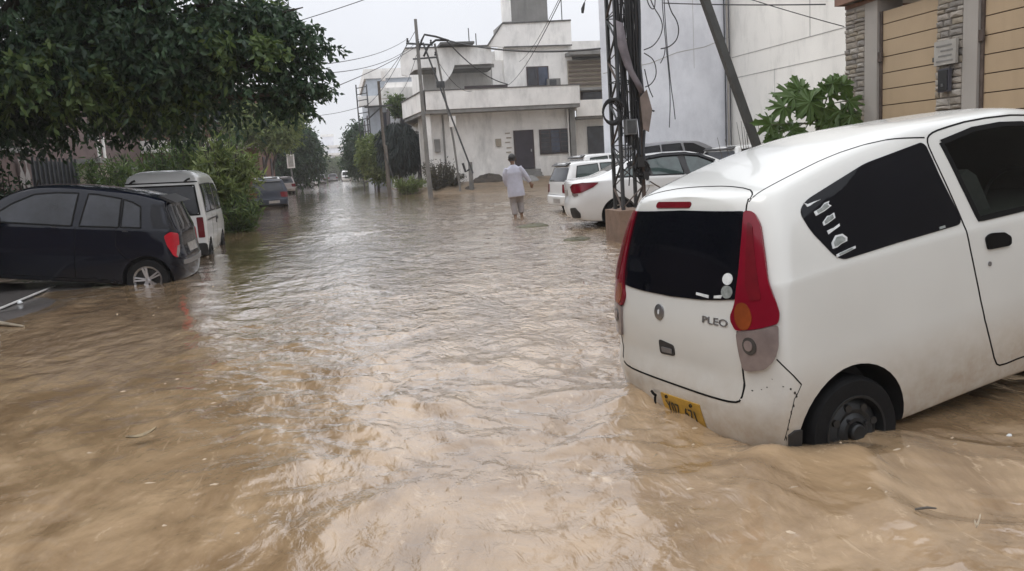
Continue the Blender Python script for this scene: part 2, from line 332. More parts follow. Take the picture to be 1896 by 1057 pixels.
tag(npmesh('flood_water', V, F, mat=m_water, smooth=True), 'brown muddy flood water flowing over the street', kind='structure')
# ------------------------------------------------------------------ cars: one lofted shell each, panels / glass / lamps fitted on it
def pchip(tab, x):
    xs = np.array([a for a, _ in tab], float); ys = np.array([b for _, b in tab], float)
    h = np.diff(xs); d = np.diff(ys)/h; m = np.zeros(len(xs))
    m[0], m[-1] = d[0], d[-1]
    for i in range(1, len(xs)-1):
        if d[i-1]*d[i] > 0:
            w1, w2 = 2*h[i]+h[i-1], h[i]+2*h[i-1]; m[i] = (w1+w2)/(w1/d[i-1]+w2/d[i])
    x = np.clip(np.asarray(x, float), xs[0], xs[-1]); k = np.clip(np.searchsorted(xs, x)-1, 0, len(xs)-2)
    t = (x-xs[k])/h[k]
    return (2*t**3-3*t**2+1)*ys[k]+(t**3-2*t**2+t)*h[k]*m[k]+(-2*t**3+3*t**2)*ys[k+1]+(t**3-t**2)*h[k]*m[k+1]
def chaikin(P, n):
    for _ in range(n):
        Q = [P[0]]
        for i in range(len(P)-1):
            a, b = P[i], P[i+1]
            if i > 0: Q.append(a*.75+b*.25)
            if i < len(P)-2: Q.append(a*.25+b*.75)
        Q.append(P[-1]); P = Q
    return P
def car_shell(sp, nmid=46, nend=12, it=2):
    Ln = sp['L']; rr, rf = sp['rr'], sp['rf']
    tt = np.linspace(0, 1, nend)
    s = np.concatenate([rr*(1-np.cos(tt*math.pi/2)), np.linspace(rr, Ln-rf, nmid)[1:-1], Ln-rf*(1-np.cos(tt[::-1]*math.pi/2))])
    rows = []
    for x in s:
        g = lambda k: float(pchip(sp[k], x))
        zt, zb, zB, zr = g('zt'), g('zb'), g('zB'), g('zr'); ws, wm, wb, wr = g('ws'), g('wm'), g('wb'), g('wr'); zm = g('zm')
        P = [(0, zb), (ws*.75, zb), (ws-.02, zb), (ws+.005, zb+.05), (wm, zm), (wm, zm+.5*(zB-zm)), (wb, zB-.01), (wb-.01, zB+.015), (.5*(wb+wr)+.012, .5*(zB+zr)), (wr+.01, zr-.02), (wr-.03, zr+.5*(zt-zr)), (wr*.7, zt-.012), (wr*.35, zt-.002), (0, zt)]
        P = chaikin([np.array(p) for p in P], it)
        pl = 1.
        if x < rr: pl *= max(0, 1-(1-x/rr)**sp.get('nr', 2.6))**(1/sp.get('nr', 2.6))
        if x > Ln-rf: pl *= max(0, 1-(1-(Ln-x)/rf)**sp.get('nf', 2.4))**(1/sp.get('nf', 2.4))
        rows.append([(x, p[0]*pl, p[1]) for p in P])
    A = np.array(rows); ns, nv = A.shape[:2]
    Lr, Lf = sp.get('Lr', .8), sp.get('Lf', .8); z = A[..., 2]
    A[..., 0] += pchip(sp['xr'], z)*np.clip(1-A[..., 0]/Lr, 0, 1)-pchip(sp['xf'], z)*np.clip(1-(Ln-A[..., 0])/Lf, 0, 1)
    V = []; idx = np.zeros((ns, 2*nv-2), int)
    for i in range(ns):
        for j in range(nv): idx[i, j] = len(V); V.append(A[i, j])
        for j in range(nv-2, 0, -1): idx[i, 2*nv-2-j] = len(V); V.append(A[i, j]*np.array([1, -1, 1]))
    n = 2*nv-2
    F = [(idx[i, j], idx[i, (j+1) % n], idx[i+1, (j+1) % n], idx[i+1, j]) for i in range(ns-1) for j in range(n)]
    me = bpy.data.meshes.new('body'); me.from_pydata([tuple(v) for v in V], [], F)
    bm = bmesh.new(); bm.from_mesh(me); bmesh.ops.remove_doubles(bm, verts=bm.verts, dist=.0004)
    bmesh.ops.dissolve_degenerate(bm, edges=bm.edges, dist=.0003)
    bmesh.ops.holes_fill(bm, edges=bm.edges, sides=0); bmesh.ops.recalc_face_normals(bm, faces=bm.faces); bm.to_mesh(me)
    tree = BVHTree.FromBMesh(bm); bm.free()
    return me, tree
def cut_arches(me, wheels, ra, half, depth=.24):
    body = bpy.data.objects.new('body', me); COL.objects.link(body)
    mb = MB()
    for x, z in wheels:
        for sgn in (1, -1):
            a, b_ = sgn*(half-depth), sgn*(half+.2); mb.lathe([(0, a), (ra*.98, a), (ra, a+.02*sgn), (ra, b_), (0, b_)], 40, 'y', (x, 0, z))
    cut = mb.build('cut', None); bpy.context.view_layer.update()
    bm = bmesh.new(); bm.from_mesh(cut.data); bmesh.ops.remove_doubles(bm, verts=bm.verts, dist=1e-5); bmesh.ops.recalc_face_normals(bm, faces=bm.faces); bm.to_mesh(cut.data); bm.free()
    md = body.modifiers.new('b', 'BOOLEAN'); md.operation = 'DIFFERENCE'; md.solver = 'EXACT'; md.object = cut
    bpy.context.view_layer.update()
    me2 = bpy.data.meshes.new_from_object(body.evaluated_get(bpy.context.evaluated_depsgraph_get()))
    bpy.data.objects.remove(cut); bpy.data.objects.remove(body)
    return me2
def finish_body(me, mats, parent, wheels, ra, half, sharp=32):
    me.materials.clear()
    for m in mats: me.materials.append(m)
    for p in me.polygons:
        c = p.center; p.material_index = 0
        for x, z in wheels:
            d = math.hypot(c.x-x, c.z-z)
            if d < ra*1.003 and abs(c.y) < half-.0 and (d < ra*.9 or abs((Vector((c.x-x, 0, c.z-z)).normalized()).dot(p.normal)) > .7): p.material_index = 1
        if p.normal.z < -.85 and c.z < .5: p.material_index = 1
    return link('body', me, None, parent, True, sharp)
def basis(d):
    d = Vector(d).normalized(); up = Vector((0, 0, 1)) if abs(d.z) < .9 else Vector((1, 0, 0))
    a = d.cross(up).normalized(); return d, a, a.cross(d).normalized()
def fillet(P, r, n=4):
    if not r: return P
    out = []; m = len(P)
    for i in range(m):
        p, a, b = P[i], P[i-1], P[(i+1) % m]; u, v = (a-p), (b-p); k = min(r, u.length*.45, v.length*.45)
        p0, p1 = p+u.normalized()*k, p+v.normalized()*k
        for t in [j/n for j in range(n+1)]: out.append(p0*(1-t)**2+p*2*t*(1-t)+p1*t*t)
    return out
def resample(P, g, closed=True):
    out = []; m = len(P)
    for i in range(m if closed else m-1):
        a, b = P[i], P[(i+1) % m]; k = max(1, int((b-a).length/g+.5))
        out += [a.lerp(b, t/k) for t in range(k)]
    if not closed: out.append(P[-1])
    return out
def cast(tree, p, d, lift):
    h = tree.ray_cast(p-d*6, d)
    if h[0] is None: h = tree.find_nearest(p)
    n = h[1] if h[1].dot(d) < 0 else -h[1]
    return h[0], n
def inside(p, P):
    c = False; j = len(P)-1
    for i in range(len(P)):
        if (P[i].y > p.y) != (P[j].y > p.y) and p.x < (P[j].x-P[i].x)*(p.y-P[i].y)/(P[j].y-P[i].y)+P[i].x: c = not c
        j = i
    return c
def patch(tree, pts, d, off, mat, name, parent, g=.05, r=0., sink=.006, mirror=False):
    pts = [Vector(p) for p in pts]
    if mirror: pts = [Vector((p.x, -p.y, p.z)) for p in pts]; d = (d[0], -d[1], d[2])
    d, a, b = basis(d)
    P = [Vector((p.dot(a), p.dot(b))) for p in pts]; P = resample(fillet(P, r), g)
    Q = list(P); x0 = min(p.x for p in P); x1 = max(p.x for p in P); y0 = min(p.y for p in P); y1 = max(p.y for p in P)
    y = y0+g*.6
    while y < y1:
        x = x0+g*.6
        while x < x1:
            q = Vector((x, y))
            if inside(q, P) and min((q-e).length for e in P) > g*.45: Q.append(q)
            x += g
        y += g
    nb = len(P)
    vs, es, fs, *_ = delaunay_2d_cdt(Q, [(i, (i+1) % nb) for i in range(nb)], [], 1, 1e-5)
    V3 = []; 
    for v in vs:
        h, n = cast(tree, a*v.x+b*v.y, d, off); V3.append((h, n))
    mb = MB(); mb.v = [h+n*off for h, n in V3]; mb.f = [tuple(f) for f in fs]
    ec = {}
    for f in fs:
        for i in range(len(f)):
            k = tuple(sorted((f[i], f[(i+1) % len(f)]))); ec[k] = ec.get(k, 0)+1
    low = {}
    for (i, j), c in ec.items():
        if c == 1:
            for q in (i, j):
                if q not in low: low[q] = len(mb.v); mb.v.append(V3[q][0]-V3[q][1]*sink)
            mb.f.append((i, j, low[j], low[i]))
    return mb.build(name, mat, parent, True, 50)
def strip(tree, path, d, w, off, mat, name, parent, mirror=False, mb=None, sink=.004):
    path = [Vector(p) for p in path]
    if mirror: path = [Vector((p.x, -p.y, p.z)) for p in path]; d = (d[0], -d[1], d[2])
    d, a, b = basis(d); P = resample([Vector((p.dot(a), p.dot(b))) for p in path], .03, False); own = mb is None; mb = mb or MB()
    rows = []
    for i, p in enumerate(P):
        t = (P[min(i+1, len(P)-1)]-P[max(i-1, 0)]).normalized(); nn = Vector((-t.y, t.x))*w/2
        q = []
        for e in (p+nn, p, p-nn):
            h, n = cast(tree, a*e.x+b*e.y, d, off); q += [h+n*off, h-n*sink]
        rows.append(q)
    vs = [v for q in rows for v in q]; fs = []
    for i in range(len(rows)-1):
        k = i*6; l = k+6; fs += [(k, k+2, l+2, l), (k+2, k+4, l+4, l+2), (k+1, k, l, l+1), (k+4, k+5, l+5, l+4)]
    mb.add(vs, fs)
    if own: return mb.build(name, mat, parent, True, 60)
def smooth_path(P, n=3):
    return chaikin([Vector(p) for p in P], n)
m_iron0 = M('nut_steel', (.04, .04, .042), .4, .6)
def wheel(parent, x, y, z, r, w, side, style, mat_rim, lod=0):
    s = side; n = 28 if lod else 44
    W_ = w/2
    prof = [(r*.66, -W_), (r*.80, -W_*1.05), (r*.93, -W_), (r*.985, -W_*.75), (r, -W_*.4), (r, W_*.4), (r*.985, W_*.75), (r*.93, W_), (r*.80, W_*1.05), (r*.66, W_)]
    t = MB().lathe([(a, b*s) for a, b in prof], n, 'y', (x, y, z)).build('wheel', m_rubber, parent, True, 30)
    q = MB(); yo = y+s*W_
    rr_ = r*.66
    q.lathe([(rr_*1.02, yo), (rr_*1.01, yo+s*.006), (rr_*.95, yo+s*.004), (rr_*.92, yo-s*.03), (rr_*.90, yo-s*.06), (0.001, yo-s*.065)], n, 'y', (x, 0, z))
    if style == 'steel':
        q.lathe([(rr_*.90, yo-s*.04), (rr_*.74, yo-s*.018), (rr_*.62, yo-s*.012), (rr_*.50, yo-s*.02), (rr_*.40, yo-s*.004), (rr_*.30, yo-s*.002), (rr_*.26, yo-s*.02), (.001, yo-s*.02)], n, 'y', (x, 0, z))
        q.lathe([(rr_*.24, yo-s*.03), (rr_*.24, yo+s*.012), (rr_*.20, yo+s*.02), (.001, yo+s*.02)], 20, 'y', (x, 0, z))
    rim = q.build('rim', mat_rim, t, True, 30)
    if style == 'steel':
        hm_ = nm_ = None
        for k in range(8):
            a = 2*math.pi*k/8+.2; c_ = (x+rr_*.70*math.cos(a), 0, z+rr_*.70*math.sin(a))
            if hm_ is None: hm_ = MB().lathe([(rr_*.105, yo-s*.03), (rr_*.105, yo-s*.008), (.001, yo-s*.009)], 12, 'y').build('rim_hole', m_ink, t); o = hm_
            else: o = hm_.copy(); COL.objects.link(o); o.parent = t
            o.location = c_
        for k in range(4):
            a = 2*math.pi*k/4+.5; c_ = (x+rr_*.4*math.cos(a), 0, z+rr_*.4*math.sin(a))
            if nm_ is None: nm_ = MB().lathe([(.011, yo-s*.02), (.011, yo+s*.008), (.001, yo+s*.008)], 6, 'y').build('wheel_nut', m_iron0, t); o = nm_
            else: o = nm_.copy(); COL.objects.link(o); o.parent = t
            o.location = c_
    if style == 'alloy':
        h = MB()
        for k in range(5):
            for dd in (-.13, .13):
                a = 2*math.pi*k/5+dd; a0 = 2*math.pi*k/5+dd*2.0
                p0 = Vector((x+rr_*.16*math.cos(a0), yo-s*.012, z+rr_*.16*math.sin(a0))); p1 = Vector((x+rr_*.93*math.cos(a), yo-s*.004, z+rr_*.93*math.sin(a)))
                h.bar(p0, p1, .030, .022) if abs((p1-p0).normalized().z) < .9 else h.bar(p0, p1, .022, .030)
        h.lathe([(rr_*1.02, yo), (rr_*1.0, yo+s*.008), (rr_*.90, yo-s*.004), (rr_*.86, yo-s*.03)], n, 'y', (x, 0, z))
        h.lathe([(rr_*.22, yo-s*.03), (rr_*.22, yo-s*.004), (.001, yo+s*.0)], 16, 'y', (x, 0, z))
        h.build('spokes', m_alloy, t, True, 30)
        rim.data.materials[0] = m_ink
    return t
FONT = None
def text(s, size, mat, name, parent, mtx, ext=.002):
    cu = bpy.data.curves.new('text', 'FONT'); cu.body = s; cu.size = size; cu.extrude = ext; cu.align_x = 'CENTER'; cu.align_y = 'CENTER'; cu.resolution_u = 3
    o = bpy.data.objects.new('text', cu); COL.objects.link(o); bpy.context.view_layer.update()
    me = bpy.data.meshes.new_from_object(o.evaluated_get(bpy.context.evaluated_depsgraph_get()))
    bpy.data.objects.remove(o); me.transform(mtx); me.materials.clear()
    return link(name, me, mat, parent)
def pose(p):       # (x, y, z, yaw, pitch, roll) -> location, quaternion
    return p[:3], (Matrix.Rotation(p[3], 3, 'Z') @ Matrix.Rotation(p[4], 3, 'Y') @ Matrix.Rotation(p[5], 3, 'X')).to_quaternion()
def car_thing(name, label, cat, p, group=None):
    l, q = pose(p); t = thing(name, label, cat, l, group, q, world=False); ORG[name] = Vector(); ORG[t.name] = Vector(); return t
SIDE = (0, 1, 0); REAR = (1, 0, 0); TOP = (0, 0, -1); FRONT = (-1, 0, 0)

# --- white small hatchback in the right foreground
HATCH = dict(L=3.40, rr=.21, rf=.45, nr=3.3, nf=2.2, Lr=.9, Lf=.9,
    zt=[(0, 1.452), (.08, 1.47), (.3, 1.515), (.8, 1.605), (1.35, 1.665), (1.9, 1.66), (2.25, 1.60), (2.5, 1.42), (2.75, 1.22), (2.95, 1.07), (3.2, .98), (3.4, .88)],
    zb=[(0, .27), (.2, .20), (.8, .21), (1.7, .235), (2.6, .22), (3.4, .24)],
    zB=[(0, 1.05), (.4, 1.07), (1.4, 1.085), (2.2, 1.05), (2.6, 1.02), (2.95, .98), (3.2, .90), (3.4, .80)],
    zr=[(0, 1.41), (.3, 1.47), (.8, 1.54), (1.35, 1.59), (1.9, 1.59), (2.25, 1.54), (2.5, 1.38), (2.75, 1.19), (2.95, 1.04), (3.2, .95), (3.4, .85)],
    zm=[(0, .55), (3.4, .55)],
    ws=[(0, .70), (.8, .70), (2.6, .70), (3.4, .66)], wm=[(0, .765), (.3,.76), (.5, .75), (2.6, .75), (3.4, .70)], wb=[(0, .755), (.3, .74), (1.0, .735), (2.4, .735), (3.4, .66)],
    wr=[(0, .60), (.5, .58), (1.4, .565), (2.2, .55), (2.5, .58), (3.0, .62), (3.4, .58)],
    xr=[(.2, .07), (.30, .025), (.45, .0), (.51, .0), (.56, .03), (.75, .035), (.97, .075), (1.20, .14), (1.40, .21), (1.455, .235), (1.6, .24)],
    xf=[(.2, .06), (.45, .0), (.7, .02), (.95, .1), (1.6, .1)])
HW = [(.52, .265), (3.01, .265)]; HRA = .335
def build_hatch():
    t = car_thing('white_hatchback', 'white two-door hatchback stuck nose-up in the flood, rear bumper in brown water', 'car', (1.6838, 3.9137, -.2988, .1793, -.0990, -.0313))
    me, tree = car_shell(HATCH, 60, 16); me2 = cut_arches(me, HW, HRA, .76)
    # the cabin between the two door windows is open: cut the windows right through the shell
    opening = [(1.388, 1.517), (1.62, 1.545), (1.83, 1.543), (1.99, 1.524), (2.14, 1.448), (2.395, 1.19), (2.41, 1.122), (1.76, 1.128), (1.450, 1.132), (1.415, 1.31)]
    bo = bpy.data.objects.new('body', me2); COL.objects.link(bo); cu = MB().prism(opening, 'y', -.95, .95).build('cut', None)
    md = bo.modifiers.new('b', 'BOOLEAN'); md.operation = 'DIFFERENCE'; md.solver = 'EXACT'; md.object = cu; bpy.context.view_layer.update()
    me3 = bpy.data.meshes.new_from_object(bo.evaluated_get(bpy.context.evaluated_depsgraph_get())); bpy.data.objects.remove(cu); bpy.data.objects.remove(bo)
    body = finish_body(me3, [m_white, m_plastic, m_trim], t, HW, HRA, .76)
    for p_ in me3.polygons:
        q_ = tree.find_nearest(p_.center)
        if p_.center.z > .9 and q_[3] > .006: p_.material_index = 2
    for sgn in (1, -1):
        sb = MB(); sb.v = []; prof = [(1.60, 1.10), (1.52, 1.30), (1.50, 1.34), (1.56, 1.36), (1.62, 1.32), (1.72, 1.10)]
        sb.prism(prof, 'y', sgn*.36-.22, sgn*.36+.22); seat = sb.build('seat_back', m_seat, t, True)
        hr = MB().lathe([(.001, -.13), (.05, -.125), (.07, -.09), (.075, 0), (.07, .09), (.05, .125), (.001, .13)], 14, 'y', (1.50, 0, 1.42)); hr.v = [(v[0], v[1]+sgn*.36, v[2]) for v in hr.v]; hr.build('headrest', m_seat, seat, True)
    sw = MB().tube([(2.16+.05*math.cos(a), -.36+.17*math.sin(a), 1.13+.15*math.cos(a)) for a in [2*math.pi*i/20 for i in range(20)]], .014, 6, closed=True); sw.build('steering_wheel', m_plastic, t, True)
    DG = (.78, .62, 0)      # looking at the right rear corner
    qwin = [(.40, -.64, 1.345), (.46, -.625, 1.388), (.863, -.593, 1.497), (1.245, -.587, 1.543), (1.268, -.593, 1.525), (1.278, -.653, 1.357), (1.327, -.72, 1.12), (.885, -.722, 1.108), (.554, -.726, 1.094), (.509, -.719, 1.12), (.421, -.678, 1.252)]
    fwin = [(1.374, -.592, 1.523), (1.62, -.574, 1.555), (1.83, -.569, 1.553), (1.996, -.572, 1.534), (2.15, -.6, 1.46), (2.42, -.68, 1.18), (2.44, -.7, 1.11), (1.76, -.716, 1.118), (1.44, -.719, 1.122), (1.402, -.668, 1.309)]
    for mir in (False, True):
        g = patch(tree, qwin, SIDE, .004, m_glass, 'quarter_window', t, .07, .045, mirror=mir)
        d = patch(tree, fwin, SIDE, .003, m_tint, 'door_window', t, .08, .02, mirror=mir)
        strip(tree, [fwin[i % len(fwin)] for i in range(len(fwin)+1)], SIDE, .026, .005, m_seam, 'window_seal', d, mir)
        if not mir:      # the B pillar is part of the door: paint between the two windows stays body colour
            pass
        door = [(2.62, -.7, .34), (1.69, -.715, .345), (1.53, -.714, .335), (1.485, -.714, .36), (1.43, -.74, .50), (1.383, -.75, .654), (1.345, -.743, .938), (1.331, -.719, 1.125), (1.30, -.663, 1.326), (1.283, -.6, 1.50), (1.292, -.585, 1.55), (1.33, -.57, 1.575), (1.408, -.563, 1.588), (1.661, -.546, 1.604), (2.033, -.548, 1.585), (2.2, -.56, 1.53), (2.55, -.64, 1.2)]
        strip(tree, smooth_path(door, 1), SIDE, .0085, .0015, m_seam, 'panel_seam', t, mir)
        strip(tree, [(.119, -.721, .725), (.173, -.757, .64), (.209, -.759, .59)], (.5, .86, 0), .006, .0012, m_seam, 'panel_seam', t, mir)
        strip(tree, [(.209, -.759, .59), (.185, -.757, .555), (.166, -.752, .53), (.14, -.73, .42), (.128, -.70, .33)], (.6, .8, 0), .003, .0012, m_seam, 'panel_seam', t, mir)
        strip(tree, smooth_path([(.252, -.492, 1.43), (.284, -.50, 1.448), (.455, -.507, 1.496), (.722, -.512, 1.557), (.995, -.545, 1.588), (1.285, -.58, 1.57)], 1), (0, .45, -.9), .006, .0012, m_seam, 'panel_seam', t, mir)
        red = [(.227, -.485, 1.378), (.239, -.537, 1.372), (.232, -.583, 1.317), (.194, -.636, 1.189), (.164, -.675, 1.073), (.165, -.71, .985), (.163, -.728, .93), (.148, -.728, .885), (.097, -.646, .86), (.064, -.535, .842), (.072, -.50, .88), (.077, -.493, .907), (.09, -.51, .95), (.097, -.518, .983), (.115, -.52, 1.05), (.136, -.52, 1.117), (.19, -.50, 1.26)]
        lamp = patch(tree, red, DG, .016, m_red, 'tail_lamp', t, .045, .018, sink=.01, mirror=mir)
        core = [(.20, -.535, 1.33), (.21, -.555, 1.31), (.175, -.60, 1.15), (.15, -.64, 1.03), (.135, -.655, .99), (.12, -.60, .985), (.125, -.57, 1.05), (.165, -.55, 1.2)]
        patch(tree, core, DG, .019, m_reddk, 'reflector', lamp, .05, .012, mirror=mir)
        am = [(.082+.0*math.cos(a), -.578+.056*math.cos(a), .912+.062*math.sin(a)) for a in [i*math.pi/10 for i in range(20)]]
        patch(tree, am, DG, .019, m_amber, 'indicator', lamp, .05, mirror=mir)
        clear = [(.064, -.535, .838), (.097, -.646, .857), (.148, -.728, .881), (.138, -.73, .82), (.134, -.731, .786), (.117, -.717, .725), (.095, -.68, .68), (.07, -.60, .66), (.06, -.565, .662), (.059, -.552, .71), (.062, -.54, .78)]
        cl_ = patch(tree, clear, DG, .015, m_clear, 'reverse_lamp', t, .045, .02, sink=.01, mirror=mir)
        bl = [(.075, -.611+.044*math.cos(a), .781+.040*math.sin(a)) for a in [i*math.pi/10 for i in range(20)]]
        patch(tree, bl, DG, .018, m_bulb, 'bulb_bowl', cl_, .05, mirror=mir)
        bl = [(.075, -.606+.026*math.cos(a), .783+.024*math.sin(a)) for a in [i*math.pi/8 for i in range(16)]]
        patch(tree, bl, DG, .021, m_clear, 'bulb', cl_, .05, mirror=mir)
        hd = [(1.448, -.737, 1.025), (1.47, -.737, 1.038), (1.50, -.737, 1.042), (1.58, -.737, 1.03), (1.623, -.74, 1.00), (1.618, -.74, .965), (1.60, -.742, .957), (1.455, -.741, .965)]
        h = patch(tree, hd, SIDE, .012, m_seam, 'door_handle', t, .05, .012, sink=.004, mirror=mir)
        kh = [(1.459+.010*math.cos(a), -.745, .893+.012*math.sin(a)) for a in [i*math.pi/6 for i in range(12)]]
        patch(tree, kh, SIDE, .006, m_chrome, 'key_hole', t, .05, mirror=mir)
        fl = [(.14, -.711, .356), (.165, -.73, .375), (.20, -.735, .37), (.20, -.72, .273), (.15, -.69, .25)]
        patch(tree, fl, (.4, .9, 0), .012, m_plastic, 'mud_flap', t, .06, mirror=mir)
        hl = [(3.30, -.50, .78), (3.10, -.66, .86), (3.12, -.68, .72), (3.30, -.55, .66)]
        patch(tree, hl, (-.7, .7, 0), .01, m_clear, 'headlight', t, .06, .02, mirror=mir)
    # tailgate glass, seams, badges
    gl = [(.207, .525, 1.375), (.207, 0, 1.385), (.207, -.478, 1.378), (.19, -.50, 1.29), (.15, -.517, 1.165), (.12, -.522, 1.06), (.094, -.515, .985), (.085, -.40, .972), (.075, -.267, .962), (.072, 0, .953), (.075, .267, .956), (.085, .42, .962), (.094, .555, .972), (.12, .575, 1.06), (.15, .57, 1.165), (.19, .545, 1.29)]
    rg = patch(tree, gl, REAR, .006, m_glass, 'rear_window', t, .06, .012)
    gs = [(.252, -.475, 1.432), (.228, -.487, 1.376), (.15, -.53, 1.13), (.074, -.50, .91), (.06, -.53, .84), (.057, -.55, .70), (.056, -.55, .644), (.045, -.552, .58), (.03, -.549, .515), (.02, -.50, .495), (.009, -.352, .492), (.004, -.079, .492), (.005, .242, .492), (.018, .49, .494), (.03, .56, .515), (.06, .60, .60), (.07, .605, .68)]
    strip(tree, smooth_path(gs[4:], 1), REAR, .010, .0015, m_seam, 'tailgate_seam', t)
    strip(tree, gs[:2], REAR, .008, .0015, m_seam, 'tailgate_seam', t)
    strip(tree, [(y_, y_, y_) for y_ in ()] or smooth_path([(.29, .49, 1.44), (.33, .40, 1.47), (.352, .2, 1.485), (.352, 0, 1.487), (.352, -.2, 1.485), (.33, -.40, 1.47), (.29, -.475, 1.45), (.262, -.485, 1.437)], 1), TOP, .007, .0015, m_seam, 'tailgate_seam', t)
    bk = [(.22, .238, 1.428), (.22, .262, 1.412), (.22, .238, 1.395), (.22, -.048, 1.395), (.22, -.068, 1.412), (.22, -.048, 1.428)]
    bk = [(.22, .095+x*.165, 1.412+z_*.0155) for x, z_ in [(math.copysign(1, math.cos(a))*(.88+.12*abs(math.cos(a))), math.sin(a)) for a in [(-math.pi/2)+i*math.pi/8 for i in range(16)]]]
    patch(tree, bk, REAR, .006, m_reddk, 'brake_lamp', t, .06)
    def onrear(y, z, off=.003):
        h, n = cast(tree, Vector((0, y, z)), Vector((1, 0, 0)), off); return h+n*off, n
    def rear_mtx(y, z, off=.003):
        p, n = onrear(y, z, off); X_ = Vector((0, -1, 0)); Z_ = n; Y_ = Z_.cross(X_).normalized(); X_ = Y_.cross(Z_).normalized()
        return Matrix.Translation(p) @ Matrix((X_, Y_, Z_)).transposed().to_4x4()
    text('PLEO', .075, m_chrome, 'lettering', t, rear_mtx(-.375, .868) @ Matrix.Diagonal((1.12, .66, 1, 1)))
    mm = rear_mtx(.108, .861, .002); mb = MB()
    prof = [(.046, 0), (.046, .004), (.040, .007), (.012, .005), (.001, .006)]
    q = MB().lathe(prof, 28, 'z'); q.v = [tuple(mm @ Vector((v[0], v[1]*.92, v[2]))) for v in q.v]; em = q.build('badge', m_chrome, t, True)
    q = MB().lathe([(.011, .005), (.011, .008), (.001, .008)], 12, 'z'); q.v = [tuple(mm @ Vector((v[0]*.6, v[1]*1.2, v[2]))) for v in q.v]; q.build('badge_centre', m_stick, em)
    kp = [(.034, .130, .715), (.034, .126, .63), (.034, -.020, .636), (.034, -.018, .70)]
    kp = [(.034, .125, .712), (.034, .125, .632), (.034, -.02, .640), (.034, -.02, .698)]
    k_ = patch(tree, kp, REAR, .004, m_plastic, 'latch_recess', t, .05, .02)
    patch(tree, [(.034, .10, .675), (.034, .10, .645), (.034, 0, .65), (.034, 0, .675)], REAR, .008, m_silver, 'latch', k_, .05, .008)
    # number plate in the bumper, half under water
    pp = [(0, .125, .418), (0, -.235, .428), (0, -.235, .25), (0, .125, .24)]
    rec = [(0, .17, .425), (0, -.29, .437), (0, -.30, .24), (0, .18, .23)]
    pl = patch(tree, pp, REAR, .006, m_plate, 'number_plate', t, .06, .006)
    text('Y07  671', .098, m_ink, 'plate_lettering', pl, rear_mtx(-.055, .345, .0085) @ Matrix.Rotation(-.03, 4, 'Z') @ Matrix.Diagonal((.78, 1.05, 1, 1)), .001)
    b2 = MB()
    for y_ in (.065, -.16): b2.lathe([(.010, -.004), (.010, .006), (.001, .006)], 8, 'x', (-.006, y_, .407))
    b2.build('plate_bolt', m_ink, pl)
    hk = MB().tube([(-.004, .215, .405), (-.012, .19, .40), (-.010, .165, .392)], .008, 6); hk.tube([(-.008, .17, .392), (-.016, .165, .37), (-.012, .175, .345), (-.010, .188, .352), (-.010, .183, .378), (-.008, .172, .39)], .004, 5)
    hk.build('loose_cable', m_seam, t)
    # stickers and chips
    stk = [[(0, -.449+.034*math.cos(a), 1.073+.027*math.sin(a)) for a in [i*math.pi/8 for i in range(16)]], [(0, -.452+.038*math.cos(a), 1.014+.030*math.sin(a)) for a in [i*math.pi/8 for i in range(16)]],
           [(0, -.225, .995), (0, -.325, .989), (0, -.325, .975), (0, -.225, .982)], [(0, -.365, .99), (0, -.425, .998), (0, -.415, .982), (0, -.365, .978)]]
    for i, p_ in enumerate(stk): patch(tree, p_, REAR, .0085, (m_stick, m_stickg, m_stick, m_stick)[i], 'sticker', rg, .05)
    qw = [o for o in t.children if o.name.startswith('quarter_window')][0]
    Q0, dU, dV = Vector((.40, 0, 1.33)), Vector((.09, 0, .085)), None
    def qp(px_, py_):   # sticker outline points traced in the 160 px detail, placed on the quarter window plane
        u, v = px_/6.606-27, py_/6.606-38
        return (.439+.00288*u-.00104*v, -.68, 1.373-.00049*u-.00233*v)
    outl = [[(180,240),(220,290),(260,270),(300,240),(390,195),(300,225),(250,245),(225,255)], [(295,350),(320,400),(430,340),(515,275),(480,255),(490,215),(430,240),(380,300)],
            [(400,480),(415,520),(470,490),(560,425),(545,360),(490,395),(460,400)], [(455,580),(475,625),(530,585),(618,525),(610,495),(540,545),(500,560)],
            [(515,730),(535,800),(590,785),(640,745),(715,710),(715,665),(650,620),(560,640)], [(580,870),(590,905),(700,860),(828,800),(825,770),(700,820)]]
    for i, ol in enumerate(outl):
        P_ = [qp(*a) for a in ol]; st_ = patch(tree, P_, SIDE, .0065, m_stick, 'sticker', qw, .05)
        if i in (1, 2, 4, 5):
            c = Vector((sum(p[0] for p in P_)/len(P_), 0, sum(p[2] for p in P_)/len(P_)))
            patch(tree, [tuple(c+(Vector((p[0], 0, p[2]))-c)*.72) for p in P_], SIDE, .0085, m_stickg, 'sticker', qw, .05)
    patch(tree, [(1.166, 0, 1.132), (1.206, 0, 1.134), (1.206, 0, 1.122), (1.166, 0, 1.12)], SIDE, .0065, m_stickg, 'sticker', qw, .05)
    rr_ = random.Random(3); ch = MB()
    for (x, y, z), w_, h_ in [((.06,-.60,.567),.010,.006), ((.077,-.645,.577),.006,.004), ((.089,-.67,.59),.006,.005), ((.101,-.698,.631),.004,.004), ((.129,-.732,.595),.010,.004), ((.155,-.749,.581),.010,.009), ((.172,-.754,.56),.012,.016), ((.18,-.753,.543),.008,.018), ((.165,-.745,.50),.005,.022), ((.149,-.741,.466),.006,.025), ((.142,-.73,.425),.005,.018), ((.137,-.723,.39),.006,.02), ((.131,-.71,.34),.006,.022)]:
        dd = Vector((.6, .8, 0)); 
        w_ *= .98; h_ *= .95
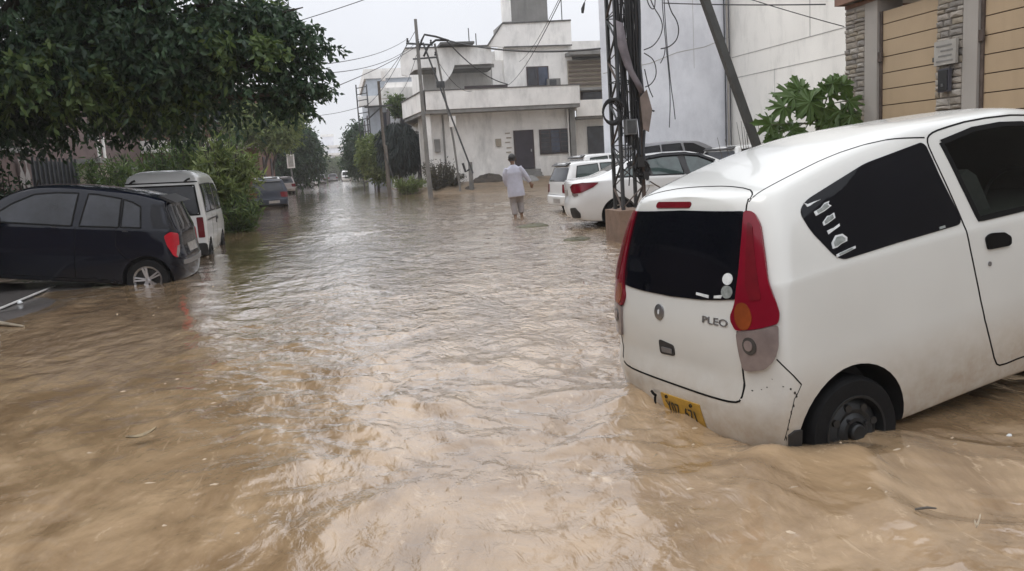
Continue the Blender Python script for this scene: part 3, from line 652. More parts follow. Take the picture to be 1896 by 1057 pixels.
        poly = [(x+w_*math.cos(a)*.42*(.4+.9*rr_.random()), y-w_*math.cos(a)*.3*(.4+.9*rr_.random()), z+h_*math.sin(a)*.6*(.4+.9*rr_.random())) for a in [i*math.pi/4 for i in range(8)]]
        patch(tree, poly, dd, .0018, m_chip, 'scuff', t, .05)
    # windscreen, wheels, mirrors, underbody
    patch(tree, [(2.32, .50, 1.55), (2.32, -.50, 1.55), (2.86, -.60, 1.12), (2.90, 0, 1.10), (2.86, .60, 1.12)], (-.6, 0, -.8), .004, m_glass, 'windscreen', t, .09, .04)
    for x, z in HW:
        for sgn in (1, -1): wheel(t, x, sgn*.655, z, .268, .155, sgn, 'steel', m_steel)
    for sgn in (1, -1):
        q = MB().lathe([(.001, -.06), (.06, -.05), (.085, 0), (.08, .04), (.001, .045)], 16, 'x', (2.42, sgn*.83, 1.13)); q.bar((2.42, sgn*.72, 1.10), (2.42, sgn*.78, 1.12), .04); q.build('door_mirror', m_white, t, True)
    return t
build_hatch()
# ------------------------------------------------------------------ the other cars
def quick_windows(tree, t, polys, mat, name='side_window', seal=True, r=.03, off=.004):
    for mir in (False, True):
        for pz in polys:
            P = [(x, -.7, z) for x, z in pz]; g = patch(tree, P, SIDE, off, mat, name, t, .09, r, mirror=mir)
            if seal: strip(tree, P+[P[0]], SIDE, .022, off+.002, m_seam, 'window_seal', g, mir)
def wheels(t, ws, y, r, w, style, rim, lod=0):
    for x, z in ws:
        for sgn in (1, -1): wheel(t, x, sgn*y, z, r, w, sgn, style, rim, lod)
def seams(tree, t, lines, d=SIDE, w=.010, name='panel_seam', both=True, mat=None):
    for mir in ((False, True) if both else (False,)):
        for Lp in lines: strip(tree, Lp, d, w, .0015, mat or m_seam, name, t, mir)
def S3(P, y=-.7): return [(x, y, z) for x, z in P]

# black hatchback, nose up the driveway on the left
BLK = dict(L=3.60, rr=.24, rf=.5, nr=2.7, nf=2.2, Lr=.9, Lf=1.0,
    zt=[(0, 1.40), (.1, 1.43), (.4, 1.485), (.9, 1.53), (1.5, 1.55), (2.0, 1.52), (2.3, 1.43), (2.6, 1.24), (2.85, 1.06), (3.2, .97), (3.6, .82)],
    zb=[(0, .30), (.2, .21), (.9, .19), (2.7, .19), (3.6, .24)], zB=[(0, 1.0), (.5, .995), (1.5, .965), (2.3, .945), (2.85, .93), (3.2, .88), (3.6, .76)],
    zr=[(0, 1.36), (.4, 1.43), (.9, 1.475), (1.5, 1.49), (2.0, 1.455), (2.3, 1.37), (2.6, 1.2), (2.85, 1.03), (3.2, .94), (3.6, .80)], zm=[(0, .56), (3.6, .52)],
    ws=[(0, .76), (3.6, .70)], wm=[(0, .79), (.6, .80), (2.8, .80), (3.6, .72)], wb=[(0, .76), (.5, .785), (2.6, .785), (3.6, .68)], wr=[(0, .60), (.5, .60), (1.5, .585), (2.3, .57), (2.85, .64), (3.6, .60)],
    xr=[(.2, .08), (.35, .01), (.5, 0), (.62, .01), (.75, .06), (.98, .10), (1.2, .20), (1.40, .27), (1.6, .28)], xf=[(.2, .08), (.5, 0), (.75, .03), (1.0, .12), (1.6, .12)])
def build_black():
    t = car_thing('black_hatchback', 'black five-door hatchback with a red tail lamp parked across the wet driveway at left', 'car', (-2.29, 13.0, -.29, R(178), -.135, -.005))
    W = [(.49, .29), (2.95, .29)]
    me, tree = car_shell(BLK); finish_body(cut_arches(me, W, .345, .81), [m_black, m_plastic], t, W, .345, .81)
    quick_windows(tree, t, [[(.60, 1.02), (.63, 1.31), (.74, 1.365), (.86, 1.395), (.86, 1.015)], [(.89, 1.01), (.89, 1.405), (1.2, 1.44), (1.33, 1.44), (1.40, .995)], [(1.50, .99), (1.46, 1.44), (1.75, 1.43), (2.03, 1.385), (2.30, 1.24), (2.50, 1.08), (2.52, .985)]], m_glass3)
    patch(tree, S3([(.875, 1.015), (.875, 1.40), (.89, 1.41), (.905, 1.40), (.905, 1.015)]), SIDE, .006, m_seam, 'window_post', t, .1)
    for mir in (False, True):
        g = patch(tree, [(.16, -.66, 1.0), (.20, -.68, 1.02), (.46, -.74, 1.03), (.50, -.70, 1.20), (.50, -.62, 1.36), (.33, -.60, 1.35), (.26, -.62, 1.2)], (.45, .9, 0), .004, m_glass, 'quarter_glass', t, .08, .02, mirror=mir)
        lp = [(.10, -.66, .96), (.22, -.74, .985), (.30, -.765, .93), (.26, -.77, .80), (.17, -.76, .66), (.12, -.72, .62), (.09, -.68, .70), (.09, -.66, .84)]
        l_ = patch(tree, lp, (.6, .8, 0), .014, m_redlit, 'tail_lamp', t, .06, .03, mirror=mir)
        patch(tree, [(.07, -.66, .80), (.11, -.70, .79), (.14, -.72, .66), (.12, -.70, .63), (.09, -.68, .70)], (.6, .8, 0), .017, m_clear, 'reverse_lamp', l_, .06, .0, mirror=mir)
        for hx in (.80, 1.72):
            h = patch(tree, S3([(hx-.09, .935), (hx-.06, .955), (hx+.10, .955), (hx+.12, .94), (hx+.08, .92), (hx-.06, .918)]), SIDE, .022, m_black, 'door_handle', t, .06, .01, mirror=mir)
            patch(tree, S3([(hx-.03, .975), (hx+.03, .975), (hx+.05, .93), (hx-.05, .93)]), SIDE, .006, m_ink, 'handle_recess', t, .06, .02, mirror=mir)
        patch(tree, [(3.50, -.45, .70), (3.2, -.66, .84), (3.12, -.70, .72), (3.45, -.55, .60)], (-.7, .7, 0), .01, m_clear, 'headlight', t, .07, .03, mirror=mir)
    seams(tree, t, [S3([(.66, .52), (.80, .60), (.92, .75), (.92, 1.0)]), S3([(1.45, .25), (1.45, .99)]), S3([(2.55, .26), (2.62, .6), (2.56, .98)]), S3([(1.02, .26), (2.55, .26)])])
    strip(tree, [(.30, 0, 1.43)]*0 or [(.32, .55, 1.44), (.34, 0, 1.47), (.32, -.55, 1.44)], TOP, .012, .0015, m_seam, 'tailgate_seam', t)
    patch(tree, [(.2, .54, 1.33), (.2, -.54, 1.33), (.1, -.60, 1.02), (.1, .60, 1.02)], REAR, .005, m_glass, 'rear_window', t, .08, .05)
    patch(tree, [(0, .26, .80), (0, -.26, .80), (0, -.26, .68), (0, .26, .68)], REAR, .008, m_plate2, 'number_plate', t, .1, .01)
    patch(tree, [(0, .60, .585), (0, -.72, .60), (0, -.70, .53), (0, .60, .52)], REAR, .012, m_chrome, 'bumper_trim', t, .07, .02)
    sp = MB().prism([(.20, 1.40), (.26, 1.38), (.44, 1.455), (.42, 1.482)], 'y', -.50, .50); sp.build('spoiler', m_plastic, t, True)
    patch(tree, [(2.1, .5, 1.45), (2.1, -.5, 1.45), (2.72, -.62, 1.10), (2.78, 0, 1.09), (2.72, .62, 1.10)], (-.6, 0, -.8), .004, m_glass, 'windscreen', t, .1, .04)
    wheels(t, W, .695, .292, .175, 'alloy', m_steel)
    for sgn in (1, -1):
        q = MB().lathe([(.001, -.05), (.06, -.05), (.08, 0), (.07, .05), (.001, .06)], 14, 'x', (2.42, sgn*.89, 1.03)); q.bar((2.44, sgn*.76, .99), (2.43, sgn*.85, 1.01), .04); q.build('door_mirror', m_black, t, True)
build_black()

# white high-roof van behind it
VAN = dict(L=3.40, rr=.16, rf=.3, nr=3.6, nf=2.6, Lr=.7, Lf=1.1,
    zt=[(0, 1.815), (.12, 1.865), (.5, 1.885), (1.7, 1.89), (2.4, 1.86), (2.75, 1.70), (3.0, 1.30), (3.15, 1.06), (3.4, .95)], zb=[(0, .28), (.8, .22), (3.4, .25)],
    zB=[(0, 1.03), (2.6, 1.03), (3.0, 1.0), (3.4, .88)], zr=[(0, 1.66), (.5, 1.70), (2.4, 1.70), (2.75, 1.60), (3.0, 1.27), (3.15, 1.04), (3.4, .92)], zm=[(0, .6), (3.4, .6)],
    ws=[(0, .70), (3.4, .68)], wm=[(0, .735), (3.4, .73)], wb=[(0, .735), (2.8, .735), (3.4, .70)], wr=[(0, .615), (.4, .63), (2.4, .62), (3.0, .66), (3.4, .66)],
    xr=[(.2, .05), (.4, .0), (.55, .0), (1.0, .02), (1.6, .11), (1.70, .17), (1.84, .34), (1.9, .42)], xf=[(.2, .05), (.5, 0), (.95, .05), (1.9, .1)])
def build_van():
    t = car_thing('white_van', 'old white high-roof minivan parked behind the black hatchback, nose away', 'van', (-3.22, 15.9, -.25, 1.60, -.003, .017))
    W = [(.55, .27), (2.72, .27)]
    me, tree = car_shell(VAN); finish_body(cut_arches(me, W, .33, .745), [m_white2, m_plastic], t, W, .33, .745)
    quick_windows(tree, t, [[(.25, 1.08), (.30, 1.60), (1.02, 1.61), (1.02, 1.08)], [(1.08, 1.08), (1.08, 1.61), (1.75, 1.61), (1.75, 1.08)], [(1.88, 1.07), (1.88, 1.60), (2.45, 1.59), (2.78, 1.30), (2.86, 1.07)]], m_glass3)
    rw = patch(tree, [(.1, .56, 1.58), (.1, -.56, 1.58), (.05, -.62, 1.06), (.05, .62, 1.06)], REAR, .006, m_glass3, 'rear_window', t, .08, .05)
    P = [(.1, .57, 1.59), (.1, -.57, 1.59), (.05, -.635, 1.05), (.05, .635, 1.05)]; strip(tree, P+[P[0]], REAR, .03, .008, m_seam, 'window_seal', rw)
    strip(tree, [(.05, .62, 1.655), (.05, -.62, 1.655)], REAR, .02, .006, m_seam, 'roof_gutter', t)
    for y in (.47, -.47):
        MB().tube([(.15, y+.06, 1.66), (.09, y, 1.70), (.10, y-.05, 1.72)], .018, 6).build('tailgate_hinge', m_plastic, t, True)
    for mir in (False, True):
        for k in range(3): strip(tree, [(.22+.03*k, -.6, 1.74+.032*k), (1.2, -.6, 1.745+.035*k), (2.3, -.58, 1.74+.033*k)], (0, .8, -.6), .014, .006, m_white2, 'roof_rib', t, mir)
        strip(tree, [(.3, -.7, .93), (1.0, -.73, .93), (2.0, -.73, .93)], SIDE, .03, .004, m_plastic, 'slide_rail', t, mir)
        patch(tree, S3([(1.82, .92), (1.97, .92), (1.97, .87), (1.82, .87)]), SIDE, .014, m_plastic, 'door_handle', t, .06, .01, mirror=mir)
        patch(tree, S3([(1.68, .92), (1.72, .92), (1.72, .80), (1.68, .80)]), SIDE, .014, m_plastic, 'door_handle', t, .06, .01, mirror=mir)
        patch(tree, [(.0, -.60, 1.0), (.02, -.72, 1.0), (.02, -.72, .62), (.0, -.60, .62)], (.8, .6, 0), .01, m_reddk, 'tail_lamp', t, .07, .02, mirror=mir)
    seams(tree, t, [S3([(1.05, .30), (1.05, 1.05)]), S3([(1.80, .30), (1.82, 1.05)]), S3([(2.80, .45), (2.90, .7), (2.86, 1.05)])])
    patch(tree, [(0, .70, .52), (0, -.70, .52), (0, -.70, .30), (0, .70, .30)], REAR, .03, m_plastic, 'rear_bumper', t, .08, .04)
    patch(tree, [(0, .2, .74), (0, -.2, .74), (0, -.2, .62), (0, .2, .62)], REAR, .006, m_plate2, 'number_plate', t, .1)
    patch(tree, [(2.7, .55, 1.68), (2.7, -.55, 1.68), (3.1, -.62, 1.1), (3.1, .62, 1.1)], (-.8, 0, -.4), .004, m_glass, 'windscreen', t, .1, .04)
    wheels(t, W, .655, .27, .15, 'steel', m_steel, 1)
build_van()

# white sedan on the right
SED = dict(L=4.60, rr=.32, rf=.6, nr=2.6, nf=2.2, Lr=.8, Lf=1.0,
    zt=[(0, 1.055), (.2, 1.075), (.55, 1.10), (.8, 1.17), (1.1, 1.31), (1.5, 1.43), (2.0, 1.475), (2.5, 1.465), (2.9, 1.37), (3.3, 1.18), (3.6, 1.03), (4.1, .94), (4.6, .78)],
    zb=[(0, .30), (.3, .22), (1.0, .18), (3.6, .18), (4.6, .22)], zB=[(0, .98), (.5, 1.0), (1.2, 1.005), (2.2, .97), (3.3, .93), (3.7, .91), (4.1, .86), (4.6, .70)],
    zr=[(0, 1.02), (.2, 1.04), (.55, 1.065), (.8, 1.13), (1.1, 1.26), (1.5, 1.375), (2.0, 1.41), (2.5, 1.40), (2.9, 1.31), (3.3, 1.13), (3.6, 1.0), (4.1, .91), (4.6, .74)],
    zm=[(0, .58), (4.6, .55)], ws=[(0, .82), (4.6, .76)], wm=[(0, .87), (1.0, .885), (3.6, .885), (4.6, .80)], wb=[(0, .80), (.6, .84), (1.5, .855), (3.3, .86), (4.6, .74)],
    wr=[(0, .70), (.5, .70), (1.1, .60), (1.5, .575), (2.4, .575), (3.3, .65), (3.7, .70), (4.6, .66)],
    xr=[(.2, .10), (.40, .015), (.55, .0), (.75, .05), (.95, .035), (1.06, .05), (1.5, .06)], xf=[(.2, .08), (.5, 0), (.8, .06), (1.5, .06)])
def build_sedan():
    t = car_thing('white_sedan', 'clean white four-door sedan with slanted red tail lamps beside the lattice mast', 'car', (4.633, 16.551, -.093, -.166, -.023, .005))
    W = [(1.0, .31), (3.7, .31)]
    me, tree = car_shell(SED); finish_body(cut_arches(me, W, .36, .89), [m_white2, m_plastic], t, W, .36, .89)
    quick_windows(tree, t, [[(1.02, 1.05), (1.25, 1.235), (1.55, 1.34), (1.62, 1.04)], [(1.66, 1.04), (1.60, 1.35), (2.0, 1.385), (2.30, 1.385), (2.36, 1.01)], [(2.46, 1.005), (2.42, 1.38), (2.7, 1.335), (3.0, 1.19), (3.28, .99)]], m_glass2)
    for a, b_ in (((1.56, 1.35), (1.64, 1.03)), ((2.30, 1.39), (2.40, 1.0))):
        patch(tree, S3([(a[0]-.02, a[1]), (a[0]+.11, a[1]-.005), (b_[0]+.09, b_[1]), (b_[0]-.02, b_[1])]), SIDE, .007, m_plastic, 'window_post', t, .09)
    patch(tree, S3([(1.02, 1.25), (1.25, 1.30), (1.55, 1.40), (2.0, 1.435), (2.45, 1.425), (2.75, 1.37), (3.05, 1.23), (3.0, 1.20), (2.70, 1.335), (2.42, 1.38), (2.0, 1.385), (1.58, 1.345), (1.25, 1.235)][1:]), SIDE, .03, m_glass, 'rain_visor', t, .09)
    for mir in (False, True):
        lp = [(.06, -.58, .93), (.10, -.70, .985), (.30, -.82, 1.0), (.62, -.85, .985), (.50, -.86, .90), (.28, -.85, .81), (.10, -.75, .79), (.06, -.66, .83)]
        l_ = patch(tree, lp, (.55, .83, 0), .014, m_reddk, 'tail_lamp', t, .07, .02, mirror=mir)
        patch(tree, [(.07, -.62, .89), (.12, -.72, .93), (.30, -.82, .945), (.52, -.85, .955), (.46, -.86, .90), (.28, -.85, .84), (.10, -.75, .81), (.07, -.66, .84)], (.55, .83, 0), .017, m_red, 'lamp_band', l_, .07, .02, mirror=mir)
        patch(tree, [(.07, -.66, .83), (.10, -.75, .785), (.20, -.80, .79), (.20, -.80, .75), (.10, -.74, .73), (.07, -.65, .77)], (.6, .8, 0), .012, m_clear, 'reverse_lamp', l_, .07, .02, mirror=mir)
        patch(tree, [(.02, -.60, .50), (.12, -.78, .52), (.22, -.82, .40), (.22, -.80, .30), (.05, -.60, .30)], (.6, .8, 0), .012, m_plastic, 'bumper_vent', t, .07, .03, mirror=mir)
        for hx in (1.62, 2.58): patch(tree, S3([(hx-.10, .875), (hx+.11, .875), (hx+.11, .85), (hx-.10, .845)]), SIDE, .022, m_white2, 'door_handle', t, .07, .01, mirror=mir)
        patch(tree, [(4.35, -.55, .72), (4.0, -.76, .82), (3.9, -.80, .74), (4.3, -.66, .62)], (-.7, .7, 0), .01, m_clear, 'headlight', t, .08, .03, mirror=mir)
    seams(tree, t, [S3([(1.35, .45), (1.5, .62), (1.62, .8), (1.64, 1.03)]), S3([(2.42, .28), (2.42, 1.0)]), S3([(3.35, .35), (3.42, .7), (3.36, .96)])], w=.008)
    patch(tree, [(.85, .55, 1.2), (.85, -.55, 1.2), (1.45, -.48, 1.42), (1.45, .48, 1.42)], (.5, 0, -.85), .004, m_glass, 'rear_window', t, .1, .05)
    patch(tree, [(0, .26, .87), (0, -.26, .87), (0, -.26, .74), (0, .26, .74)], REAR, .008, m_plate2, 'number_plate', t, .1)
    patch(tree, [(2.75, .5, 1.42), (2.75, -.5, 1.42), (3.5, -.62, 1.06), (3.55, 0, 1.05), (3.5, .62, 1.06)], (-.5, 0, -.85), .004, m_glass, 'windscreen', t, .1, .05)
    wheels(t, W, .77, .315, .19, 'alloy', m_steel, 1)
    q = MB().lathe([(.001, -.06), (.06, -.05), (.08, 0), (.07, .05), (.001, .06)], 14, 'x', (3.2, -.98, 1.0)); q.bar((3.2, -.85, .97), (3.2, -.95, .98), .04); q.build('door_mirror', m_white2, t, True)
build_sedan()

# white station wagon further back
WAG = dict(L=4.1, rr=.2, rf=.5, nr=3.0, nf=2.2, Lr=.8, Lf=1.0,
    zt=[(0, 1.42), (.1, 1.44), (.5, 1.47), (1.6, 1.48), (2.2, 1.45), (2.6, 1.28), (3.0, 1.02), (3.5, .95), (4.1, .78)], zb=[(0, .32), (.9, .2), (4.1, .24)], zB=[(0, .93), (3.0, .92), (3.5, .86), (4.1, .7)],
    zr=[(0, 1.38), (.5, 1.42), (1.6, 1.43), (2.2, 1.39), (2.6, 1.23), (3.0, .99), (3.5, .92), (4.1, .74)], zm=[(0, .58), (4.1, .55)], ws=[(0, .78), (4.1, .74)], wm=[(0, .83), (4.1, .78)], wb=[(0, .81), (3, .82), (4.1, .72)], wr=[(0, .64), (2.2, .62), (3.0, .68), (4.1, .66)],
    xr=[(.2, .06), (.4, .0), (.56, .0), (.6, .04), (.9, .07), (1.38, .24), (1.5, .25)], xf=[(.2, .08), (.5, 0), (.8, .06), (1.5, .06)])
def build_wagon(name, label, p, mat=None, glass=None, lit=True):
    t = car_thing(name, label, 'car', p)
    W = [(.78, .29), (3.2, .29)]; mat = mat or m_white2
    me, tree = car_shell(WAG, 34, 10); finish_body(cut_arches(me, W, .34, .83), [mat, m_plastic], t, W, .34, .83)
    quick_windows(tree, t, [[(.36, .98), (.46, 1.34), (1.05, 1.38), (1.05, .98)], [(1.12, .98), (1.12, 1.385), (1.7, 1.39), (1.76, .98)], [(1.84, .98), (1.80, 1.39), (2.1, 1.36), (2.55, 1.12), (2.72, .97)]], glass or m_glass2)
    g = patch(tree, [(.2, .58, 1.31), (.2, -.58, 1.31), (.1, -.68, .95), (.1, .68, .95)], REAR, .006, m_glass3, 'rear_window', t, .09, .05)
    MB().prism([(.17, 1.365), (.20, 1.35), (.34, 1.41), (.32, 1.445)], 'y', -.56, .56).build('spoiler', m_plastic, t, True)
    for mir in (False, True):
        patch(tree, [(.03, -.56, .88), (.06, -.78, .88), (.20, -.81, .87), (.20, -.81, .64), (.06, -.78, .64), (.03, -.56, .66)], (.75, .66, 0), .014, m_reddk, 'tail_lamp', t, .07, .03, mirror=mir)
        for hx in (1.2, 1.95): patch(tree, S3([(hx-.08, .87), (hx+.08, .87), (hx+.08, .83), (hx-.08, .83)]), SIDE, .02, m_plastic, 'door_handle', t, .07, .01, mirror=mir)
        strip(tree, S3([(.3, .66), (1.6, .66), (3.0, .64)]), SIDE, .035, .008, m_plastic, 'side_moulding', t, mir)
    strip(tree, [(0, .72, .60), (0, 0, .60), (0, -.72, .60)], REAR, .012, .002, m_seam, 'panel_seam', t)
    patch(tree, [(0, .02, .50), (0, -.46, .50), (0, -.46, .38), (0, .02, .38)], REAR, .008, m_plate2, 'number_plate', t, .1)
    patch(tree, [(0, .5, .33), (0, -.5, .33), (0, -.5, .27), (0, .5, .27)], REAR, .006, m_ink, 'underbody', t, .1)
    patch(tree, [(2.3, .5, 1.40), (2.3, -.5, 1.40), (2.85, -.62, 1.08), (2.85, .62, 1.08)], (-.6, 0, -.8), .004, m_glass, 'windscreen', t, .1, .04)
    wheels(t, W, .71, .295, .175, 'steel', m_alloy, 1)
    return t
build_wagon('white_wagon', 'older white estate car with square red lamps behind the white sedan', (5.69, 21.474, -.136, .082, .001, .005))
build_wagon('parked_car', 'white car seen only as roof and windows beyond the white estate car', (7.3, 25.4, .05, .10, 0, 0), m_white2)
build_wagon('parked_car', 'grey car with a long dark roof parked against the tall blank wall', (8.4, 23.6, .24, -.08, -.02, 0), m_silver, m_glass)
build_wagon('parked_car', 'white car at the foot of the leaning iron post, tinted windows', (10.6, 21.9, .04, .35, 0, 0), m_white2, m_glass)

# cars far down the street
build_wagon('covered_car', 'car shrouded in a dark blue cover beside the roadside bushes', (-3.15, 38.6, -.18, 1.62, 0, 0), M('car_cover', (.022, .028, .045), .6, var=.3, vs=5, bump=.5, bs=6), M('car_cover', (.02, .03, .05)))
build_wagon('parked_car', 'white car roof showing just beyond the dark covered car', (-3.75, 45.5, -.05, 1.6, 0, 0), m_white2, m_glass)
build_wagon('parked_car', 'pale car parked by the pole with the small signboard', (-4.1, 66, -.1, 1.75, 0, 0), M('paint_pale', (.42, .38, .37), .3, coat=.5), m_glass)
build_wagon('parked_car', 'silver car parked far down the left kerb', (-3.9, 96, -.15, 1.5, 0, 0), M('paint_silver', (.32, .33, .34), .3, coat=.5), m_glass)
build_wagon('parked_car', 'dark grey car parked farthest down the left kerb', (-2.6, 122, -.15, 1.55, 0, 0), m_silver, m_glass)
build_wagon('parked_car', 'small pale car far down the left kerb between the two silver-grey ones', (-3.4, 108, -.15, 1.55, 0, 0), m_white2, m_glass)
build_wagon('parked_car', 'tiny dark car beside the minibus at the far end of the street', (-.9, 146, -.15, 1.55, 0, 0), m_silver, m_glass)
def far_van():
    t = car_thing('white_minibus', 'small white minibus facing the camera at the far end of the street', 'van', (1.25, 139, -.15, R(-88), 0, 0))
    W = [(.55, .27), (2.72, .27)]
    me, tree = car_shell(VAN, 26, 8); finish_body(cut_arches(me, W, .33, .745), [m_white2, m_plastic], t, W, .33, .745)
    patch(tree, [(2.7, .55, 1.62), (2.7, -.55, 1.62), (3.1, -.64, 1.08), (3.1, .64, 1.08)], (-.9, 0, -.2), .01, m_glass, 'windscreen', t, .1, .04)
    patch(tree, [(3.3, .4, .85), (3.3, -.4, .85), (3.3, -.3, .6), (3.3, .3, .6)], FRONT, .01, m_plastic, 'grille', t, .1, .04)
    for y in (.52, -.52): patch(tree, [(3.3, y+.1, .84), (3.3, y-.1, .84), (3.3, y-.1, .66), (3.3, y+.1, .66)], FRONT, .01, m_clear, 'headlight', t, .1, .03)
    wheels(t, W, .655, .27, .15, 'steel', m_steel, 1)
far_van()
# ------------------------------------------------------------------ buildings
m_plaster = M('white_plaster', (.80, .78, .75), .85, var=.10, vs=.9, bump=.25, bs=14, stain=(.25, .245, .23), stain_amt=.48, stain_scale=(1.1, 1.1, .4), stain_lo=.47)
m_plaster2 = M('grey_white_plaster', (.76, .77, .81), .85, var=.08, vs=.45, bump=.25, bs=10, stain=(.36, .37, .41), stain_amt=.4, stain_scale=(.8, .8, .5), stain_lo=.42)
m_plaster3 = M('warm_white_plaster', (.82, .795, .74), .85, var=.06, vs=.5, bump=.25, bs=10, stain=(.36, .35, .32), stain_amt=.38, stain_scale=(1.1, 1.1, .4), stain_lo=.5)
m_conc = M('grey_concrete', (.22, .215, .205), .9, var=.2, vs=1.6, bump=.4, bs=16, stain=(.10, .10, .09), stain_amt=.5)
m_coping = M('dark_coping', (.10, .098, .095), .9, var=.25, vs=3)
m_brown = M('brown_paint', (.045, .032, .034), .6, var=.2, vs=4)
m_wglass = M('window_glass', (.03, .034, .045), .08, var=.4, vs=2, spec=.6)
m_wglassb = M('window_glass_blue', (.05, .065, .10), .08, var=.3, vs=2, spec=.6)
m_gate = M('gate_beige', (.44, .33, .21), .55, var=.06, vs=1.2, bump=.08, bs=40, stain=(.33, .24, .15), stain_amt=.4, stain_scale=(2, 2, .4))
m_groove = M('gate_groove', (.075, .048, .03), .7, var=.2)
m_pil = M('pilaster_plaster', (.36, .335, .305), .85, var=.07, vs=1.5, bump=.2, bs=20, stain=(.2, .18, .16), stain_amt=.35)
m_terra = M('terracotta_edge', (.24, .135, .095), .7, var=.25, vs=5)
m_joint = M('plaster_joint', (.40, .39, .37), .9)
m_iron = M('painted_iron', (.065, .068, .07), .6, .3, var=.35, vs=6, bump=.2, bs=40)
m_rust = M('rusty_iron', (.10, .075, .062), .7, .2, var=.4, vs=8, bump=.2, bs=40)
m_cable = M('black_cable', (.012, .012, .013), .6)
m_cablebl = M('blue_grey_cable', (.045, .05, .058), .6)
m_pole = M('concrete_pole', (.17, .165, .155), .85, var=.25, vs=3, stain=(.07, .065, .06))
m_wood = M('weathered_wood', (.11, .095, .08), .85, var=.35, vs=6, bump=.4, bs=25)
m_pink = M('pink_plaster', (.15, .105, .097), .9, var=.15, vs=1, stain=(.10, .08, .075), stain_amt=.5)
m_beige = M('beige_stone', (.33, .29, .23), .85, var=.12, vs=3)
m_tank = M('tank_grey', (.20, .195, .185), .9, var=.15, vs=1.1, stain=(.11, .105, .10), stain_amt=.6)
stone_mats = [M('ledge_stone_%d' % i, c, .9, var=.22, vs=7, bump=.6, bs=22) for i, c in enumerate([(.33, .295, .25), (.39, .35, .30), (.27, .25, .225), (.35, .305, .24), (.44, .41, .365)])]
def bx(t, name, mat, *b, smooth=False): return MB().box(*b).build(name, mat, t)
def at(X, z, Y): k = Y/44; return X*k, 1.4+(z-1.4)*k      # same bearing, further back

# --- two-storey white house across the end of the open plot
HX = thing('corner_house', 'two-storey white house with wraparound balcony and a rooftop tank at the corner', 'house', (9, 50, .2))
gw = bx(HX, 'ground_floor_wall', m_plaster, 5.2, 13.25, 45.2, 56, -.4, 4.25)
bal = MB(); bal.box(4.75, 13.45, 44.0, 44.16, 4.42, 5.4); bal.prism([(4.75, 44.0), (4.9, 44.0), (4.36, 51.0), (4.21, 51.0)], 'z', 4.42, 5.4)
bal.build('balcony_parapet', m_plaster, HX)
MB().prism([(4.80, 44.05), (13.45, 44.05), (13.45, 46), (5.2, 56), (4.3, 51)], 'z', 4.22, 4.418).build('balcony_slab', m_conc, HX)
cp = MB(); cp.box(4.70, 13.5, 43.96, 44.2, 5.402, 5.45); cp.prism([(4.70, 43.98), (4.95, 43.98), (4.41, 51), (4.16, 51)], 'z', 5.403, 5.449); cp.build('balcony_coping', m_coping, HX)
fx0, fz = at(9.28, 5.4, 46.4); fx1, _ = at(13.1, 5.4, 46.4)
bx(HX, 'upper_wall', m_plaster, fx0, fx1, 46.4, 56, 4.43, 8.05)
(p0, q0), (p1, q1), (p2, q2), (p3, q3), (p4, q4) = at(8.45, 7.62, 46.2), at(9.3, 8.74, 46.2), at(13.12, 8.82, 46.2), at(13.12, 7.55, 46.2), at(9.3, 7.55, 46.2)
MB().prism([(p0, q0), (p1, q1), (p2, q2), (p3, q3), (p4, q4)], 'y', 46.18, 46.42).build('roof_parapet', m_plaster, HX)
pc = MB(); pc.bar((p0, 46.28, q0+.03), (p1, 46.28, q1+.03), .34, .07); pc.bar((p1, 46.28, q1+.03), (p2, 46.28, q2+.03), .34, .07); pc.build('roof_coping', m_coping, HX)
bx(HX, 'parapet_band', m_coping, p4+.02, p3, 46.13, 46.17, q4-.05, q4+.02)
# recessed terrace on the left with its roof parapet
bx(HX, 'terrace_back_wall', m_plaster, 5.4, fx0-.003, 49.0, 55.9, 4.43, 8.0)
(a0, b0), (a1, b1) = at(3.75, 7.0, 46.5), at(8.5, 6.72, 46.5); _, b2 = at(3.8, 7.62, 46.5)
MB().prism([at(x, z, 46.5) for x, z in [(3.75, 6.3), (3.75, 7.1), (4.0, 7.65), (8.62, 7.70), (8.62, 6.72), (6.60, 6.70), (6.45, 6.35), (6.2, 6.0), (5.9, 5.78), (5.6, 5.70), (5.6, 6.62), (4.9, 6.62), (4.4, 6.5), (4.05, 6.2)]], 'y', 46.5, 46.72).build('terrace_parapet', m_plaster, HX)
MB().bar((a0+.3, 46.6, b2+.03), (p0+.3, 46.6, b2+.02), .3, .07).build('terrace_coping', m_coping, HX)
MB().prism([(a0+.2, b1-.003), (p0+.4, b1-.003), (p0+.4, b1-.2), (a0+.2, b1-.2)], 'y', 46.73, 49).build('terrace_roof', m_conc, HX)
wx0, wz0 = at(5.85, 7.72, 46.3); bx(HX, 'roof_slab', m_coping, wx0, wx0+1.9, 45.8, 47.5, wz0, wz0+.12)
bx(HX, 'roof_kiosk', m_plaster, wx0+.3, wx0+1.5, 46.74, 47.4, b2+.06, wz0-.003)
bx(HX, 'terrace_screen', m_brown, 7.3, 9.75, 45.6, 45.66, 5.46, 5.74)
cx = at(8.55, 0, 47)[0]; bx(HX, 'terrace_column', m_plaster, cx, cx+.8, 46.75, 47.1, 4.43, 7.2)
# window upstairs
wa, wza = at(10.49, 5.4, 46.4); wb_, wzb = at(11.72, 6.47, 46.4)
fr = MB().box(wa, wb_, 46.33, 46.398, wza, wzb).build('window', m_brown, HX)
mid = (wa+wb_)/2
bx(fr, 'pane', m_wglass, wa+.07, mid-.04, 46.318, 46.326, wza+.07, wzb-.07); bx(fr, 'pane', m_wglassb, mid+.04, wb_-.07, 46.318, 46.326, wza+.07, wzb-.07)
